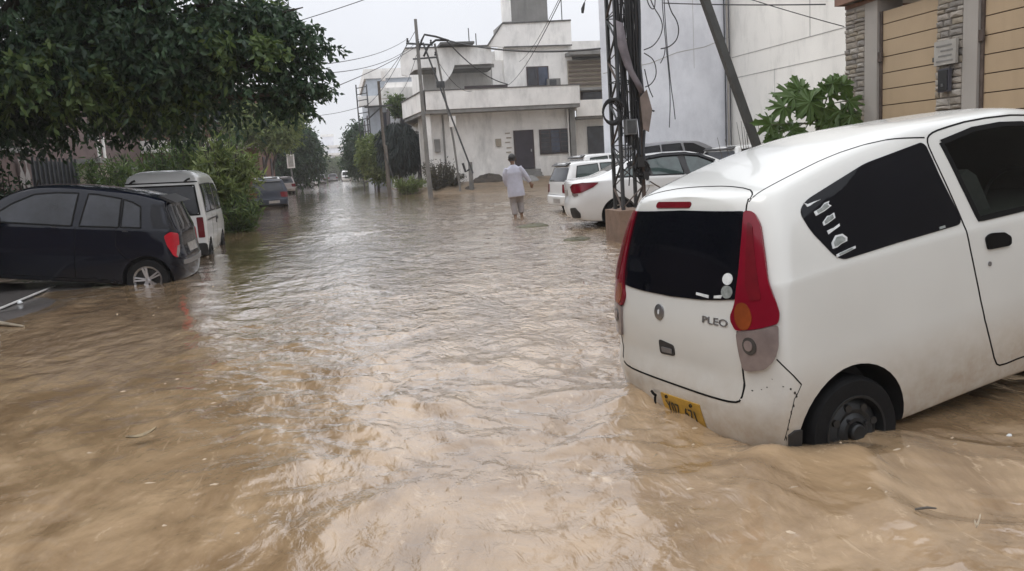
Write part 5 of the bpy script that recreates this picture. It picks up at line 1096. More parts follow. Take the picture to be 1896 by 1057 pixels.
# ------------------------------------------------------------------ vegetation
LM = dict(dark=leafmat('leaf_dark', (.019, .042, .026), (.062, .108, .052), .42, .22), mid=leafmat('leaf_mid', (.034, .066, .024), (.13, .185, .058), .45, .3),
    light=leafmat('leaf_light', (.06, .10, .026), (.25, .30, .11), .45, .3), blue=leafmat('leaf_blue', (.012, .022, .022), (.030, .045, .040), .5, .15),
    brown=leafmat('leaf_brown', (.030, .030, .020), (.085, .075, .045), .6, .15), papaya=leafmat('leaf_papaya', (.035, .075, .018), (.105, .165, .045), .42, .25))
m_bark = M('bark', (.055, .045, .036), .9, var=.3, vs=5, bump=.6, bs=20)
def leaves(P, D, Ln, Wd, rng):
    n = len(P); D = D/np.maximum(1e-6, np.linalg.norm(D, axis=1, keepdims=True))
    u = rng.normal(size=(n, 3)); u[:, 2] *= .6; S_ = np.cross(D, u); S_ /= np.maximum(1e-6, np.linalg.norm(S_, axis=1, keepdims=True)); U = np.cross(S_, D)
    L = (Ln*rng.uniform(.7, 1.25, n))[:, None]; W_ = (Wd*rng.uniform(.75, 1.2, n))[:, None]
    v = np.stack([P, P+D*L*.42+S_*W_*.5+U*W_*.14, P+D*L-U*L*.12, P+D*L*.42-S_*W_*.5+U*W_*.14], 1).reshape(-1, 3)
    i = np.arange(n)*4; return v, np.concatenate([np.stack([i, i+1, i+2], 1), np.stack([i, i+2, i+3], 1)])
def crown(name, parent, lobes, ntw, per, Ln, Wd, mat, seed, droop=.25, tw=.6, shell=.45, leafdroop=.55):
    rng = np.random.default_rng(seed); c = np.array([l[0] for l in lobes], float); r = np.array([l[1] for l in lobes], float)
    w_ = np.prod(r, axis=1)**(2/3); k = rng.choice(len(lobes), ntw, p=w_/w_.sum())
    d = rng.normal(size=(ntw, 3)); d /= np.linalg.norm(d, axis=1, keepdims=True); rad = (shell+(1-shell)*rng.random(ntw)**.7)[:, None]
    B = c[k]+d*r[k]*rad*(1+.12*np.sin(d[:, :1]*7+k[:, None]*2)*np.cos(d[:, 1:2]*6))
    T = d*np.array([1, 1, .35])+rng.normal(size=(ntw, 3))*.35; T[:, 2] -= droop; T /= np.linalg.norm(T, axis=1, keepdims=True)
    P = []; D = []
    for j in range(per):
        f = (j+.5)/per; tl = tw*(.7+.6*rng.random(ntw))[:, None]; P.append(B+T*tl*f+np.array([0, 0, -.35*tw*f*f]))
        e = rng.normal(size=(ntw, 3))*.7+T*.6; e[:, 2] -= leafdroop; D.append(e)
    V, F = leaves(np.concatenate(P), np.concatenate(D), Ln, Wd, rng)
    return npmesh(name, V, F3=F, mat=mat, parent=parent, smooth=False)
def tree(name, label, base, lobes, ntw, per, Ln, Wd, mat, seed, trunk_r=.15, group=None, limbs=True, cat='tree', **kw):
    t = thing(name, label, cat, base, group)
    c0 = Vector(lobes[0][0]); q = MB(); b_ = Vector(base); top = b_.lerp(c0, .55); top.z = b_.z+(c0.z-b_.z)*.6
    q.tube([b_-Vector((0, 0, .4)), b_+Vector((.05, 0, .6)), b_.lerp(top, .6)+Vector((-.05, .03, 0)), top], [trunk_r*1.25, trunk_r, trunk_r*.85, trunk_r*.7], 9)
    q.build('trunk', m_bark, t, True)
    if limbs:
        for i, (c, r) in enumerate(lobes):
            c = Vector(c); m_ = top.lerp(c, .5)+Vector((0, 0, .12*(i % 3))); MB().tube([top-Vector((0, 0, .15)), m_, c, c+(c-top)*.25], [trunk_r*.5, trunk_r*.35, trunk_r*.18, .01], 6).build('limb', m_bark, t, True)
    crown('crown', t, lobes, ntw, per, Ln, Wd, mat, seed, **kw); return t
# the big street tree that overhangs the left half of the street
BIG = [((-6.2, 16.2, 5.2), (3.2, 2.8, 2.3)), ((-2.75, 15.8, 4.7), (1.55, 2.0, 1.4)), ((-2.3, 16.3, 3.65), (1.35, 1.8, .85)), ((-4.6, 15.8, 7.4), (3.4, 3.0, 2.6)), ((-9.4, 15.8, 4.6), (3.2, 2.8, 2.4)), ((-9.6, 15.8, 7.6), (4.0, 3.0, 2.7)),
       ((-4.6, 16.6, 3.5), (2.8, 2.2, 1.0)), ((-3.6, 15.8, 6.4), (1.6, 2.0, 1.6)), ((-8.0, 16.8, 3.3), (2.6, 2.0, 1.1)), ((-11.5, 13.5, 5.5), (3.0, 2.6, 3.2)), ((-8.6, 19.0, 3.1), (2.2, 1.6, 1.0)), ((-5.8, 19.2, 3.4), (1.8, 1.5, .9)), ((-1.6, 15.6, 4.1), (.7, 1.0, .45)), ((-1.45, 15.9, 3.4), (.6, 1.0, .36)), ((-2.1, 15.6, 5.2), (.8, 1.1, .55)), ((-1.7, 15.7, 2.9), (.55, .9, .3))]
_r = np.random.default_rng(77); CLUMPS = []
for c, r in BIG[:10]:
    for k in range(9):
        d = _r.normal(size=3); d /= np.linalg.norm(d); q_ = _r.uniform(.45, .8); CLUMPS.append((tuple(np.array(c)+d*np.array(r)*_r.uniform(.7, 1.0)), (q_*1.25, q_, q_*.62)))
FINGERS = [((-.62, 15.6, 4.0), (.55, .35, .13)), ((-.50, 15.6, 3.72), (.60, .35, .12)), ((-.50, 15.7, 3.32), (.55, .35, .12)), ((-.62, 15.7, 3.02), (.55, .35, .11)), ((-.75, 15.7, 2.72), (.5, .35, .11)), ((-1.0, 15.6, 4.35), (.5, .35, .14))]
bt = tree('street_tree', 'big dark leafy tree overhanging the left half of the flooded street', (-7.2, 17.4, .2), BIG, 5200, 12, .17, .078, LM['dark'], 3, trunk_r=.30, tw=.55, droop=.25, shell=.3)
crown('crown', bt, CLUMPS[::4], 2100, 12, .165, .076, LM['mid'], 35, tw=.42, droop=.25, shell=.5)
crown('crown', bt, [c for i, c in enumerate(CLUMPS) if i % 4], 6300, 12, .165, .076, LM['dark'], 33, tw=.42, droop=.25, shell=.5)
crown('crown', bt, FINGERS, 330, 11, .14, .065, LM['dark'], 34, tw=.28, droop=.5, shell=.1)
for c, r in FINGERS: MB().tube([(-2.2, 15.9, c[2]+.15), (c[0]-.6, c[1], c[2]+.1), (c[0]+.55, c[1], c[2]-.03)], [.035, .02, .006], 5).build('limb', m_bark, bt, True)
def shrub(label, x, y, h, r, n, mat, seed, Ln=.24, Wd=.045, lean=0, name='shrub', cat='shrub', base=0.05, ns=26, group=None, spread=.9):
    t = thing(name, label, cat, (x, y, base), group); rng = np.random.default_rng(seed); P = []; D = []; q = MB()
    for i in range(ns):
        a = rng.random()*6.28; rr_ = r*rng.random()**.5; hh = h*(.65+.4*rng.random()); b_ = np.array([x+.25*r*math.cos(a), y+.25*r*math.sin(a), base-.2]); e = np.array([x+rr_*math.cos(a)*1.05+lean, y+rr_*math.sin(a)*1.05, base+hh*(1-.25*(rr_/r)**2)])
        m_ = b_*.5+e*.5+np.array([0, 0, .12*h]); dr = np.array([math.cos(a)*.3, math.sin(a)*.3, -.12*h])*(rr_/r); tip = e+dr
        q.tube([b_, m_, e, tip], [.022, .016, .010, .004], 4)
        for j in range(n//ns):
            f = .12+.88*rng.random(); p = (1-f)**2*b_+2*f*(1-f)*m_+f*f*tip; p = p+rng.normal(size=3)*.10*spread; P.append(p); dd = rng.normal(size=3)*.8+(tip-m_)*.5/h; dd[2] += .25; D.append(dd)
    q.build('stem', m_bark, t, True); V, F = leaves(np.array(P), np.array(D), Ln, Wd, rng); npmesh('foliage', V, F3=F, mat=mat, parent=t); return t
shrub('tall green shrub with long narrow leaves leaning over the water beyond the white van', -3.05, 23.6, 2.75, .62, 3900, LM['light'], 1, base=.0, Ln=.30, Wd=.055)
shrub('lower green shrub at the waterline right below the tall narrow-leaved shrub', -2.72, 22.9, 1.15, .48, 1800, LM['mid'], 12, base=-.1)
shrub('green shrub directly behind the roof of the white van', -4.5, 24.6, 2.9, 1.05, 4200, LM['mid'], 2)
shrub('broad green shrub left of the white van roof beside the gate pillar', -6.2, 26.6, 2.8, 1.2, 4200, LM['mid'], 4)
shrub('brownish flowering shrub high behind the narrow-leaved shrub', -4.0, 26.5, 3.6, 1.0, 3200, LM['brown'], 5)
shrub('dark low bush against the pink wall behind the black hatchback', -6.9, 19.4, 1.9, .7, 2600, LM['dark'], 6, Ln=.14, Wd=.06)
shrub('green roadside shrub farther along, beside the covered car', -4.6, 34, 3.4, 1.3, 4200, LM['mid'], 7, Ln=.28, Wd=.07)
shrub('dry brown bush under the balcony corner of the white house', 5.2, 43.2, 1.75, .75, 2400, LM['brown'], 8, Ln=.16, Wd=.05, base=.25)
shrub('small dry bush beside the stump post', 5.95, 43.0, 1.1, .4, 900, LM['brown'], 18, Ln=.14, Wd=.05, base=.25)
shrub('green weeds on the mud bank left of the tall utility pole', 3.7, 46.0, .75, .9, 1500, LM['light'], 9, Ln=.2, Wd=.05, base=.2)
shrub('creeper hanging over the far balcony bands left of the corner house', 4.3, 56.4, 1.5, .6, 1500, LM['mid'], 10, Ln=.25, Wd=.1, base=5.0)
# trees further down the street
tree('street_tree', 'thin pale green tree rising behind the left shrubs', (-4.6, 50, .1), [((-3.4, 50, 4.2), (1.3, 1.2, 1.0)), ((-2.9, 50, 5.0), (1.0, 1.0, .8)), ((-4.6, 50.5, 4.8), (1.4, 1.2, 1.1))], 900, 12, .26, .10, LM['light'], 21, .10)
tree('street_tree', 'large dark round tree behind the pole with the signboard', (-5.2, 76, .1), [((-4.2, 76, 3.5), (2.6, 2.4, 2.3)), ((-6.6, 77, 4.6), (2.8, 2.5, 2.4)), ((-3.0, 75.5, 3.0), (1.5, 1.5, 1.9)), ((-3.4, 76, 4.8), (1.4, 1.5, 1.2))], 2600, 13, .34, .15, LM['dark'], 22, .2, tw=.9)
tree('street_tree', 'wispy small-leaved tree top showing against the sky at the left kerb', (-5.0, 62, .1), [((-3.3, 62, 6.1), (1.2, 1.1, .9)), ((-4.6, 62, 6.4), (1.3, 1.1, 1.0))], 420, 10, .22, .08, LM['mid'], 23, .12)
tree('street_tree', 'dark tree on the right of the street behind the small green tree', (3.4, 82, .1), [((3.3, 82, 4.1), (2.1, 2.0, 2.4)), ((4.6, 83, 3.0), (2.0, 2.0, 2.0)), ((2.3, 82, 2.7), (1.2, 1.3, 1.2))], 2200, 13, .34, .14, LM['dark'], 24, .16, tw=.9)
tree('street_tree', 'small bright green tree left of the weathered utility pole', (2.6, 56, .0), [((2.65, 56, 2.6), (.95, .9, 1.25)), ((3.0, 56, 1.8), (.8, .8, .8))], 800, 13, .26, .10, LM['light'], 25, .08)
tree('street_tree', 'dark drooping tree with hanging foliage beside the balcony of the corner house', (3.7, 50, .2), [((3.7, 50, 3.5), (.85, .8, .9)), ((3.9, 49.6, 2.8), (.95, .8, .9)), ((4.3, 49.5, 3.3), (.5, .5, .6))], 1300, 14, .50, .06, LM['blue'], 26, .12, leafdroop=2.2, droop=1.0)
for i, (x, y, h, r) in enumerate([(-8.5, 196, 6.2, 3.2), (-3.6, 204, 5.4, 3.0), (1.0, 210, 5.0, 2.8), (5.2, 200, 5.6, 3.0), (9.5, 190, 6.6, 3.4)]):
    tree('far_tree', ['hazy tree at the street end, leftmost of the row', 'hazy tree at the street end below the stepped building, left side', 'hazy tree at the middle of the street end', 'hazy tree at the street end right behind the minibus', 'hazy tree at the street end, rightmost of the row'][i], (x, y, 0), [((x, y, h*.55), (r, r, h*.42)), ((x+r*.5, y, h*.7), (r*.7, r*.7, h*.26))], 700, 12, .55, .26, LM['mid'], 40+i, .2, 'hazy trees closing the end of the street', tw=1.2)
for i, (x, y, h, r) in enumerate([(-7.0, 112, 5.2, 2.4), (-5.2, 140, 5.0, 2.4), (5.2, 108, 5.4, 2.4), (4.6, 134, 5.2, 2.2)]):
    tree('street_tree', ['grey-green tree over the parked cars far down the left kerb', 'farthest grey-green tree on the left kerb', 'grey-green tree past the dark tree on the right kerb', 'farthest grey-green tree on the right kerb by the minibus'][i], (x, y, 0), [((x, y, h*.55), (r, r, h*.42)), ((x+.6, y, h*.7), (r*.7, r*.7, h*.26))], 800, 12, .45, .2, LM['dark' if i % 2 else 'mid'], 50+i, .18, tw=1.0)
# papaya by the stone pillar: every large leaf is a part
PAP = thing('papaya_plant', 'papaya plant with big lobed leaves in front of the stone pillar', 'plant', (7.35, 11.6, .35))
MB().tube([(7.35, 11.6, .2), (7.30, 11.55, 1.0), (7.34, 11.5, 1.75)], [.06, .05, .035], 8).build('stem', M('green_stem', (.07, .085, .04), .6), PAP, True)
def papaya_leaf(c, tip, size, tilt, seed):
    rg = random.Random(seed); c = Vector(c); d = Vector(tip).normalized(); nrm = Vector(tilt).normalized(); nrm = (nrm-d*nrm.dot(d)).normalized(); s_ = d.cross(nrm)
    out = []; nl = 8
    for i in range(nl):
        a = (i-(nl-1)/2)*R(39); ln = size*(1-.28*abs(i-(nl-1)/2)/(nl/2))*rg.uniform(.9, 1.1)
        for da, k in ((-.34, .52), (-.21, .74), (-.25, .88), (-.09, .86), (0, 1.), (.09, .86), (.25, .88), (.21, .74)): out.append((a+da*.9, ln*k))
    vs = [c]; 
    for a, r_ in out:
        sag = -.45*(r_/size)**2*size; r_ *= .92; p = c+d*math.cos(a)*r_+s_*math.sin(a)*r_+nrm*(sag*.8+.035*math.sin(8*a+seed)); vs.append(p)
    fs = [(0, i, i+1) for i in range(1, len(vs)-1)]
    o = MB().add(vs, fs).build('leaf', LM['papaya'], PAP, False)
    MB().tube([(7.33, 11.5, 1.7), ((7.33+c.x)/2, (11.5+c.y)/2, max(1.75, c.z)-.02), tuple(c)], [.012, .010, .007], 5).build('leaf_stalk', M('green_stem', (.07, .085, .04)), PAP, True)
for i, a in enumerate([((6.78, 11.25, 2.12), (-.95, -.1, .05), .42, (.0, -.95, .5)), ((7.05, 11.2, 2.10), (-.1, -.2, -.9), .36, (-.1, -.95, .3)), ((7.30, 11.2, 2.15), (.25, -.2, .8), .30, (-.2, -.9, .6)), ((7.35, 11.15, 2.28), (.7, .0, .35), .26, (0, -.8, .7)),
                       ((7.62, 11.15, 2.02), (.9, -.2, .15), .34, (.1, -.8, .65)), ((7.45, 11.1, 1.88), (.1, -.3, -.9), .34, (.2, -.95, .2)), ((6.42, 11.1, 1.62), (-.7, -.2, .5), .36, (0, -.85, .6)), ((6.62, 11.1, 1.62), (.75, -.1, .3), .30, (.1, -.85, .6)), ((6.45, 11.05, 1.50), (-.8, -.2, -.35), .34, (-.1, -.9, .4)), ((6.9, 11.3, 2.22), (.1, .1, .9), .28, (-.1, -.9, .5)), ((7.18, 11.1, 1.92), (-.5, -.2, -.7), .36, (.0, -.95, .3)), ((7.6, 11.05, 1.80), (.6, -.2, -.6), .34, (.1, -.9, .4)), ((7.3, 11.1, 1.72), (-.4, -.2, -.7), .36, (.1, -.9, .35)), ((6.55, 11.15, 1.98), (-.9, -.1, -.2), .34, (0, -.9, .5)), ((6.25, 11.0, 1.72), (-.7, -.1, .5), .30, (.1, -.9, .4)), ((7.55, 11.2, 2.24), (.6, .1, .6), .30, (.1, -.85, .5)), ((6.35, 11.0, 1.42), (.4, -.2, -.8), .32, (0, -.9, .4)), ((6.7, 11.0, 1.48), (.8, -.2, -.3), .32, (0, -.9, .4)), ((6.95, 11.1, 2.02), (-.8, .1, -.4), .38, (0, -.9, .5))]): papaya_leaf(*a, seed=i)
# ------------------------------------------------------------------ wires
def wire(label, a, b, sag, r=.012, mat=None):
    P = []
    for k in range(25):
        t = k/24; p = Vector(a).lerp(Vector(b), t); p.z -= sag*4*t*(1-t); P.append(p)
    return tag(MB().tube(P, r, 5).build('overhead_wire', mat or m_cable, None, True), label, 'wire')
wire('thick black cable from the utility pole arm across the white house to the blank wall', (5.5, 37.9, 7.05), (8.84, 26.4, 4.94), .25, .035)
wire('lower cable sagging from the utility pole to the upstairs window of the corner house', (5.4, 37.95, 7.05), (9.9, 46.2, 5.8), .35, .028)
wire('highest thin wire crossing the open sky from the tree', (-.9, 16, 4.1), (3.2, 12.2, 4.75), .08, .007, m_cablebl)
wire('upper of the paired wires from the tree to the tall utility pole', (-.8, 16, 3.4), (3.62, 38, 7.2), .25, .010, m_cablebl)
wire('lower of the paired wires from the tree to the tall utility pole', (-.8, 16.2, 3.3), (4.1, 38, 7.1), .4, .010, m_cablebl)
wire('dark wire dropping from the tall utility pole to the left below the paired wires', (4.07, 38, 6.9), (-1.0, 17, 2.75), .15, .012)
wire('wire slanting from the upstairs window of the corner house up to the lattice mast', (9.9, 46.2, 5.75), (4.6, 12.8, 5.6), .5, .012)
wire('second slanting wire just right of the first, up to the lattice mast', (10.6, 46.1, 7.0), (4.7, 12.8, 5.9), .5, .010)
wire('thin wire falling from the upper left to the stone pillar over the warm white wall', (6.6, 14.5, 4.55), (7.98, 11.8, 3.2), .03, .008)
wire('dark wire running level along the top edge to the gate ledge', (6.4, 15.2, 4.25), (7.72, 11.9, 3.56), .02, .011)
wire('thin wire between the two utility poles left of the corner house', (4.05, 38, 7.6), (2.40, 42, 5.7), .15, .012)
wire('lower slack wire between the two utility poles left of the corner house', (3.6, 38, 7.0), (1.65, 42, 4.6), .35, .012)
wire('wire from the weathered utility pole across the street toward the left trees', (1.65, 42, 4.65), (-4.0, 50, 5.2), .4, .012)
wire('wire from the tall utility pole along the balcony to the banded house', (4.1, 38, 6.8), (4.3, 57.4, 6.3), .5, .012)
wire('slack telephone wire hanging across the balcony parapet of the corner house', (4.85, 38, 6.35), (7.4, 43.9, 5.3), .45, .012)
t = thing('wire_clamp', 'small dark clamp dangling on a wire above the corner house roof', 'clamp', (6.4, 20, 5.5))
MB().tube([(6.28, 20, 4.95), (6.29, 20, 5.05), (6.34, 20, 5.2)], [.03, .045, .02], 6).build('clamp', m_plastic, t, True); MB().tube([(6.34, 20, 5.2), (6.6, 20, 5.7), (6.9, 19.5, 6.4)], .008, 4).build('clamp_wire', m_cable, t, True)

# ------------------------------------------------------------------ the wading man
m_skin = M('skin', (.20, .115, .075), .55, var=.08); m_hair = M('black_hair', (.010, .009, .009), .5, bump=.5, bs=90)
m_kurta = M('lavender_kurta', (.44, .44, .51), .85, var=.10, vs=6, bump=.35, bs=9); m_trs = M('wet_trousers', (.30, .275, .27), .8, var=.2, vs=5, bump=.3, bs=9)
def ell(q, rows, n=14):      # closed loft of ellipses (x, y, z, rx, ry)
    vs = []; m = len(rows)
    for x, y, z, a, b_ in rows: vs += [(x+a*math.cos(t), y+b_*math.sin(t), z) for t in [2*math.pi*k/n for k in range(n)]]
    return q.add(vs, [(i*n+k, i*n+(k+1) % n, (i+1)*n+(k+1) % n, (i+1)*n+k) for i in range(m-1) for k in range(n)]+[tuple(range(n))[::-1], tuple(range((m-1)*n, m*n))])
def remesh(q, name, mat, parent, vox, it=4):
    o = q.build('tmp', None, None); md = o.modifiers.new('r', 'REMESH'); md.mode = 'VOXEL'; md.voxel_size = vox; md.use_smooth_shade = True
    s_ = o.modifiers.new('s', 'SMOOTH'); s_.iterations = it; s_.factor = .5; bpy.context.view_layer.update()
    me = bpy.data.meshes.new_from_object(o.evaluated_get(bpy.context.evaluated_depsgraph_get())); bpy.data.objects.remove(o)
    me.materials.clear(); p = link(name, me, mat, parent); me.polygons.foreach_set('use_smooth', [True]*len(me.polygons)); return p
MAN = thing('person', 'man in a pale lavender tunic wading away from the camera, right arm held out', 'person', (4.52, 20.6, -.14), None, (Matrix.Rotation(R(-8), 3, 'Z') @ Matrix.Rotation(R(-4), 3, 'Y')).to_quaternion(), world=False); ORG[MAN.name] = Vector()
q = MB()
ell(q, [(0, 0, .84, .14, .10), (0, 0, .95, .16, .115), (0, .0, 1.12, .135, .10), (0, .01, 1.30, .165, .11), (0, .01, 1.40, .15, .09), (0, .015, 1.46, .06, .06), (0, .02, 1.53, .052, .055), (0, .03, 1.545, .06, .07), (0, .03, 1.60, .078, .095), (0, .025, 1.66, .08, .10), (0, .02, 1.72, .06, .075), (0, .02, 1.745, .02, .03)])
q.tube([(0, .115, 1.615), (0, .145, 1.59), (0, .12, 1.575)], [.012, .018, .012], 6)
for s_ in (-1, 1): q.tube([(s_*.078, .02, 1.645), (s_*.095, .01, 1.63), (s_*.085, .02, 1.59)], [.012, .018, .010], 6)
q.tube([(-.09, 0, .88), (-.10, .06, .48), (-.10, -.02, .09)], [.085, .058, .036], 10); q.tube([(-.10, -.05, .05), (-.10, .06, .045), (-.10, .15, .02)], [.04, .04, .022], 8)
q.tube([(.09, 0, .88), (.085, .16, .50), (.075, .10, .11)], [.085, .058, .036], 10); q.tube([(.075, .06, .08), (.075, .17, .06), (.075, .25, .03)], [.04, .04, .022], 8)
def arm(sh, el, wr, fdir, cur):
    sh, el, wr = Vector(sh), Vector(el), Vector(wr); f = Vector(fdir).normalized(); q.tube([sh, el, wr], [.052, .042, .028], 8)
    sd_ = f.cross(Vector((0, 1, 0))).normalized(); pc_ = wr+f*.07; q.tube([wr-f*.01, wr+f*.04, pc_+f*.02], [.028, .040, .036], 8)
    for i in range(4):
        b_ = pc_+sd_*(.030-.020*i)+f*.01; ln = (.068, .078, .072, .055)[i]; q.tube([b_, b_+f*ln*.55+Vector((0, cur*.5, 0)), b_+f*ln+Vector((0, cur*1.6, 0))], [.0115, .0105, .008], 6)
    q.tube([wr+f*.03+sd_*.03, wr+f*.06+sd_*.055, wr+f*.10+sd_*.06], [.013, .012, .009], 6)
arm((.175, .0, 1.39), (.31, .0, 1.15), (.40, .06, .97), (.25, .1, -.95), .02); arm((-.175, .0, 1.39), (-.24, .03, 1.13), (-.19, .10, .93), (.15, .2, -.95), .02)
remesh(q, 'body', m_skin, MAN, .011, 2)
q = MB(); ell(q, [(0, .025, 1.575, .082, .06), (0, .005, 1.62, .094, .095), (0, .005, 1.68, .098, .105), (0, .01, 1.735, .078, .09), (0, .012, 1.772, .03, .04)]); q.v = [(x, y-.018 if z < 1.7 else y-.008, z) for x, y, z in q.v]; remesh(q, 'hair', m_hair, MAN, .012, 2)
q = MB(); ell(q, [(0, -.01, .66, .225, .17), (0, -.005, .78, .225, .17), (0, 0, .92, .215, .16), (0, 0, 1.12, .205, .145), (0, .0, 1.28, .215, .145), (0, .005, 1.39, .185, .115), (0, .01, 1.455, .10, .085), (0, .015, 1.485, .068, .068)], 20)
q.v = [(x*(1+.05*math.sin(7*math.atan2(y, x)+z*5)*max(0, 1.1-z)), y*(1+.05*math.sin(7*math.atan2(y, x)+z*5)*max(0, 1.1-z)), z) for x, y, z in q.v]
q.tube([(.15, 0, 1.40), (.235, .0, 1.28), (.31, .0, 1.15), (.385, .05, 1.0)], [.08, .075, .068, .058], 10); q.tube([(-.15, 0, 1.40), (-.225, .01, 1.27), (-.24, .03, 1.13), (-.20, .09, .97)], [.08, .075, .068, .058], 10)
remesh(q, 'tunic', m_kurta, MAN, .014, 4)
q = MB(); q.tube([(-.085, 0, .88), (-.10, .05, .5), (-.10, .0, .2)], [.115, .095, .075], 12); q.tube([(.085, 0, .88), (.085, .15, .5), (.078, .10, .22)], [.115, .095, .075], 12); ell(q, [(0, 0, .70, .16, .12), (0, 0, .9, .17, .13), (0, 0, 1.0, .15, .12)]); remesh(q, 'trousers', m_trs, MAN, .014, 3)

# ------------------------------------------------------------------ things lying in the mud and floating on the water
def blob(name, label, cat, c, r, mat, seed, n=18, m=7, amp=.3, kind=None):
    rg = random.Random(seed); q = MB(); vs = []; ph = [rg.random()*6 for _ in range(4)]
    for j in range(m):
        t_ = j/(m-1)*math.pi/2
        for k in range(n):
            a = 2*math.pi*k/n; w_ = 1+amp*(.5*math.sin(2*a+ph[0])+.35*math.sin(3*a+ph[1])+.25*math.sin(5*a+ph[2])); h = 1+.25*math.sin(4*a+ph[3]+j)
            vs.append((c[0]+r[0]*math.cos(t_)*math.cos(a)*w_, c[1]+r[1]*math.cos(t_)*math.sin(a)*w_, c[2]-.1*r[2]+r[2]*math.sin(t_)*h))
    q.add(vs, [(j*n+k, j*n+(k+1) % n, (j+1)*n+(k+1) % n, (j+1)*n+k) for j in range(m-1) for k in range(n)]); return tag(q.build(name, mat, None, True, 60), label, cat, None, kind)
m_weed = M('wet_weed', (.075, .070, .032), .6, var=.5, vs=14, bump=1., bs=30)
blob('weed_clump', 'flat green-brown clump of weeds floating just behind the wading man', 'debris', (4.08, 17.2, .0), (.34, .34, .055), m_weed, 1)
blob('weed_clump', 'small olive clump stranded in front of the mast plinth', 'debris', (4.0, 13.6, .0), (.26, .18, .045), m_weed, 2)
m_soil = M('dark_soil', (.055, .045, .036), .9, var=.4, vs=6, bump=1., bs=14)
blob('soil_heap', 'heap of dark soil against the white house wall left of its door', 'heap', (8.0, 43.6, .2), (.95, .6, .62), m_soil, 3); blob('soil_heap', 'low lump of mud beside the stump post', 'heap', (6.7, 42.3, .0), (.5, .4, .28), m_soil, 4)
blob('rubble_heap', 'pile of rubble below the dark house door', 'heap', (10.1, 43.3, .2), (.7, .5, .42), m_conc, 5)
def leaf_on_water(name, label, cat, x, y, z, L_, W_, ang, mat, curl=.02):
    vs = []
    for i in range(7):
        t_ = i/6; w_ = W_*math.sin(math.pi*min(.97, max(.06, t_)))**.7
        for s_ in (-1, 0, 1): vs.append((x+math.cos(ang)*L_*(t_-.5)-math.sin(ang)*w_*s_*.5, y+math.sin(ang)*L_*(t_-.5)+math.cos(ang)*w_*s_*.5, z+curl*(abs(t_-.4)*1.2)**2*4+curl*.6*abs(s_)))
    o = MB().add(vs, [(i*3+s_, i*3+s_+1, i*3+s_+4, i*3+s_+3) for i in range(6) for s_ in range(2)]).build(name, mat, None, True); md = o.modifiers.new('s', 'SOLIDIFY'); md.thickness = .003; return tag(o, label, cat)
leaf_on_water('floating_leaf', 'pale curled leaf with a dark upper side floating on the smooth brown water at left', 'leaf', -1.18, 4.63, .03, .16, .05, .35, M('dry_leaf', (.20, .155, .09), .7, var=.6, vs=20), .015)
leaf_on_water('floating_chip', 'pale chip floating in the lower right corner of the water', 'debris', 2.10, 2.32, .025, .02, .012, -.4, M('pale_chip', (.55, .47, .36), .7))
o = MB().tube([(1.99, 2.50, .035), (2.03, 2.485, .042), (2.065, 2.48, .036)], [.004, .005, .003], 6).build('floating_twig', m_wood, None, True); tag(o, 'tiny dark twig floating between the hatchback wheel and the lower right corner', 'twig')
blob('foam_fleck', 'tiny white foam fleck drifting below the hatchback sill', 'debris', (2.92, 3.05, .02), (.012, .010, .008), m_stick, 8)
o = MB().bar((-4.12, 9.4, .022), (-4.14, 12.7, .03), .045, .012).build('white_strip', M('white_strip', (.55, .54, .52), .5, var=.15), None); tag(o, 'thin white strip lying on the wet driveway and running under the black hatchback', 'strip')
o = MB().tube([(-4.2, 9.85, .05), (-3.75, 9.55, .035), (-3.34, 9.2, .012)], [.03, .025, .012], 6).build('pale_stick', M('pale_stick', (.27, .23, .17), .7, var=.3), None, True); tag(o, 'pale stick at the edge of the driveway by the left picture edge', 'stick')
rg = random.Random(9)
for i, (x, y) in enumerate([(-4.05, 11.15), (-3.55, 9.05)]): blob('pebble', ['small white pebble on the wet driveway beside the white strip', 'pale pebble at the water edge below the pale stick'][i], 'pebble', (x, y, .02), (.03, .03, .03), m_stick, 20+i)

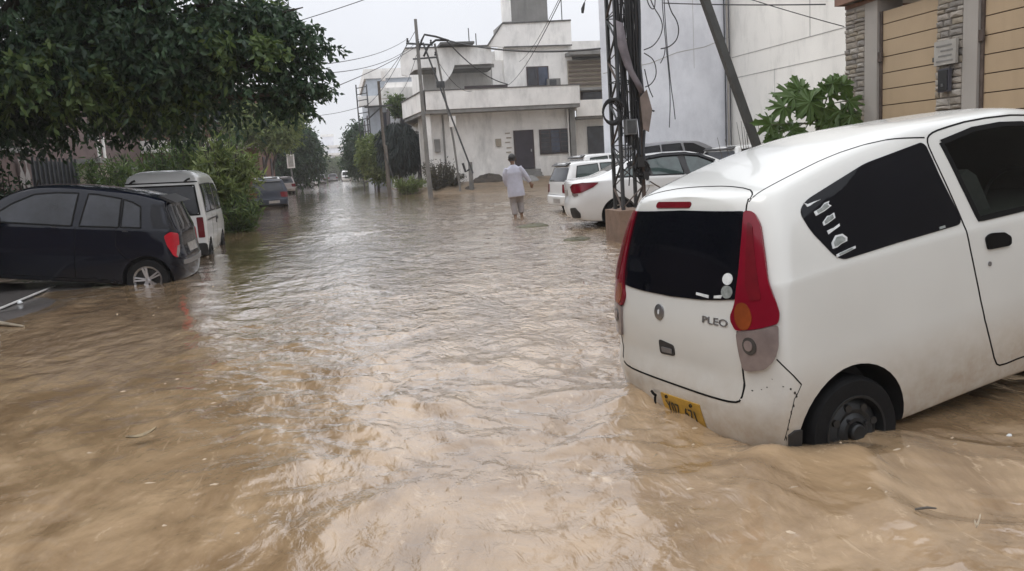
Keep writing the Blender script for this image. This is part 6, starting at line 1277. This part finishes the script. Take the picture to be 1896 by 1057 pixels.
# pale flecks: scum and foam, plus sky glints modelled as flecks, nobody could count them
FR = np.random.default_rng(44); q = MB(); fx = []; fy = []
for x0, y0, x1, y1, n, sp_r in [(-1.6, 6.5, -.1, 4.6, 26, .35), (-2.2, 4.6, -.6, 3.6, 22, .3), (-.2, 5.5, 1.2, 4.2, 14, .4), (1.2, 3.4, 2.4, 2.3, 20, .22), (-2.4, 8.5, -1.2, 11, 16, .4), (.2, 3.4, 1.3, 2.6, 16, .25), (1.55, 3.4, 1.75, 4.7, 16, .06), (2.0, 3.12, 3.2, 3.0, 14, .07)]:
    n = n//2; u = FR.random(n); fx += list(x0+(x1-x0)*u+FR.normal(size=n)*sp_r); fy += list(y0+(y1-y0)*u+FR.normal(size=n)*sp_r)
fx = np.array(fx); fy = np.array(fy); fz = water_h(fx, fy, np.full_like(fx, .02))
for x, y, z in zip(fx, fy, fz):
    a0 = FR.normal(.2, .5); L_, W_ = FR.uniform(.008, .038), FR.uniform(.004, .010); k = 9; rr_ = FR.uniform(.6, 1.2, k)
    ring = [(x+math.cos(a0)*L_*rr_[i]*math.cos(t_)-math.sin(a0)*W_*rr_[i]*math.sin(t_), y+math.sin(a0)*L_*rr_[i]*math.cos(t_)+math.cos(a0)*W_*rr_[i]*math.sin(t_), z-.002) for i, t_ in enumerate([2*math.pi*i/k for i in range(k)])]
    q.add(ring+[(x, y, z+.006)], [(i, (i+1) % k, k) for i in range(k)])
tag(q.build('foam_glint_flecks', M('foam', (.40, .315, .225), .7, var=.3, vs=30), None, True, 80), 'pale foam flecks drifting on the brown flood water', kind='stuff')

# ------------------------------------------------------------------ haze
hz = MB().box(-445, 445, -445, 445, -1.9, 15.5).build('haze', None, None); hm = bpy.data.materials.new('haze_air'); hm.use_nodes = True; t = hm.node_tree; t.nodes.remove(t.nodes['Principled BSDF'])
pv = N(t, 'ShaderNodeVolumePrincipled'); pv.inputs['Color'].default_value = (.95, .96, .98, 1); pv.inputs['Density'].default_value = .0007; pv.inputs['Anisotropy'].default_value = .1
t.links.new(pv.outputs[0], t.nodes['Material Output'].inputs['Volume']); hz.data.materials.append(hm); tag(hz, 'thin grey haze filling the rainy street', kind='stuff')
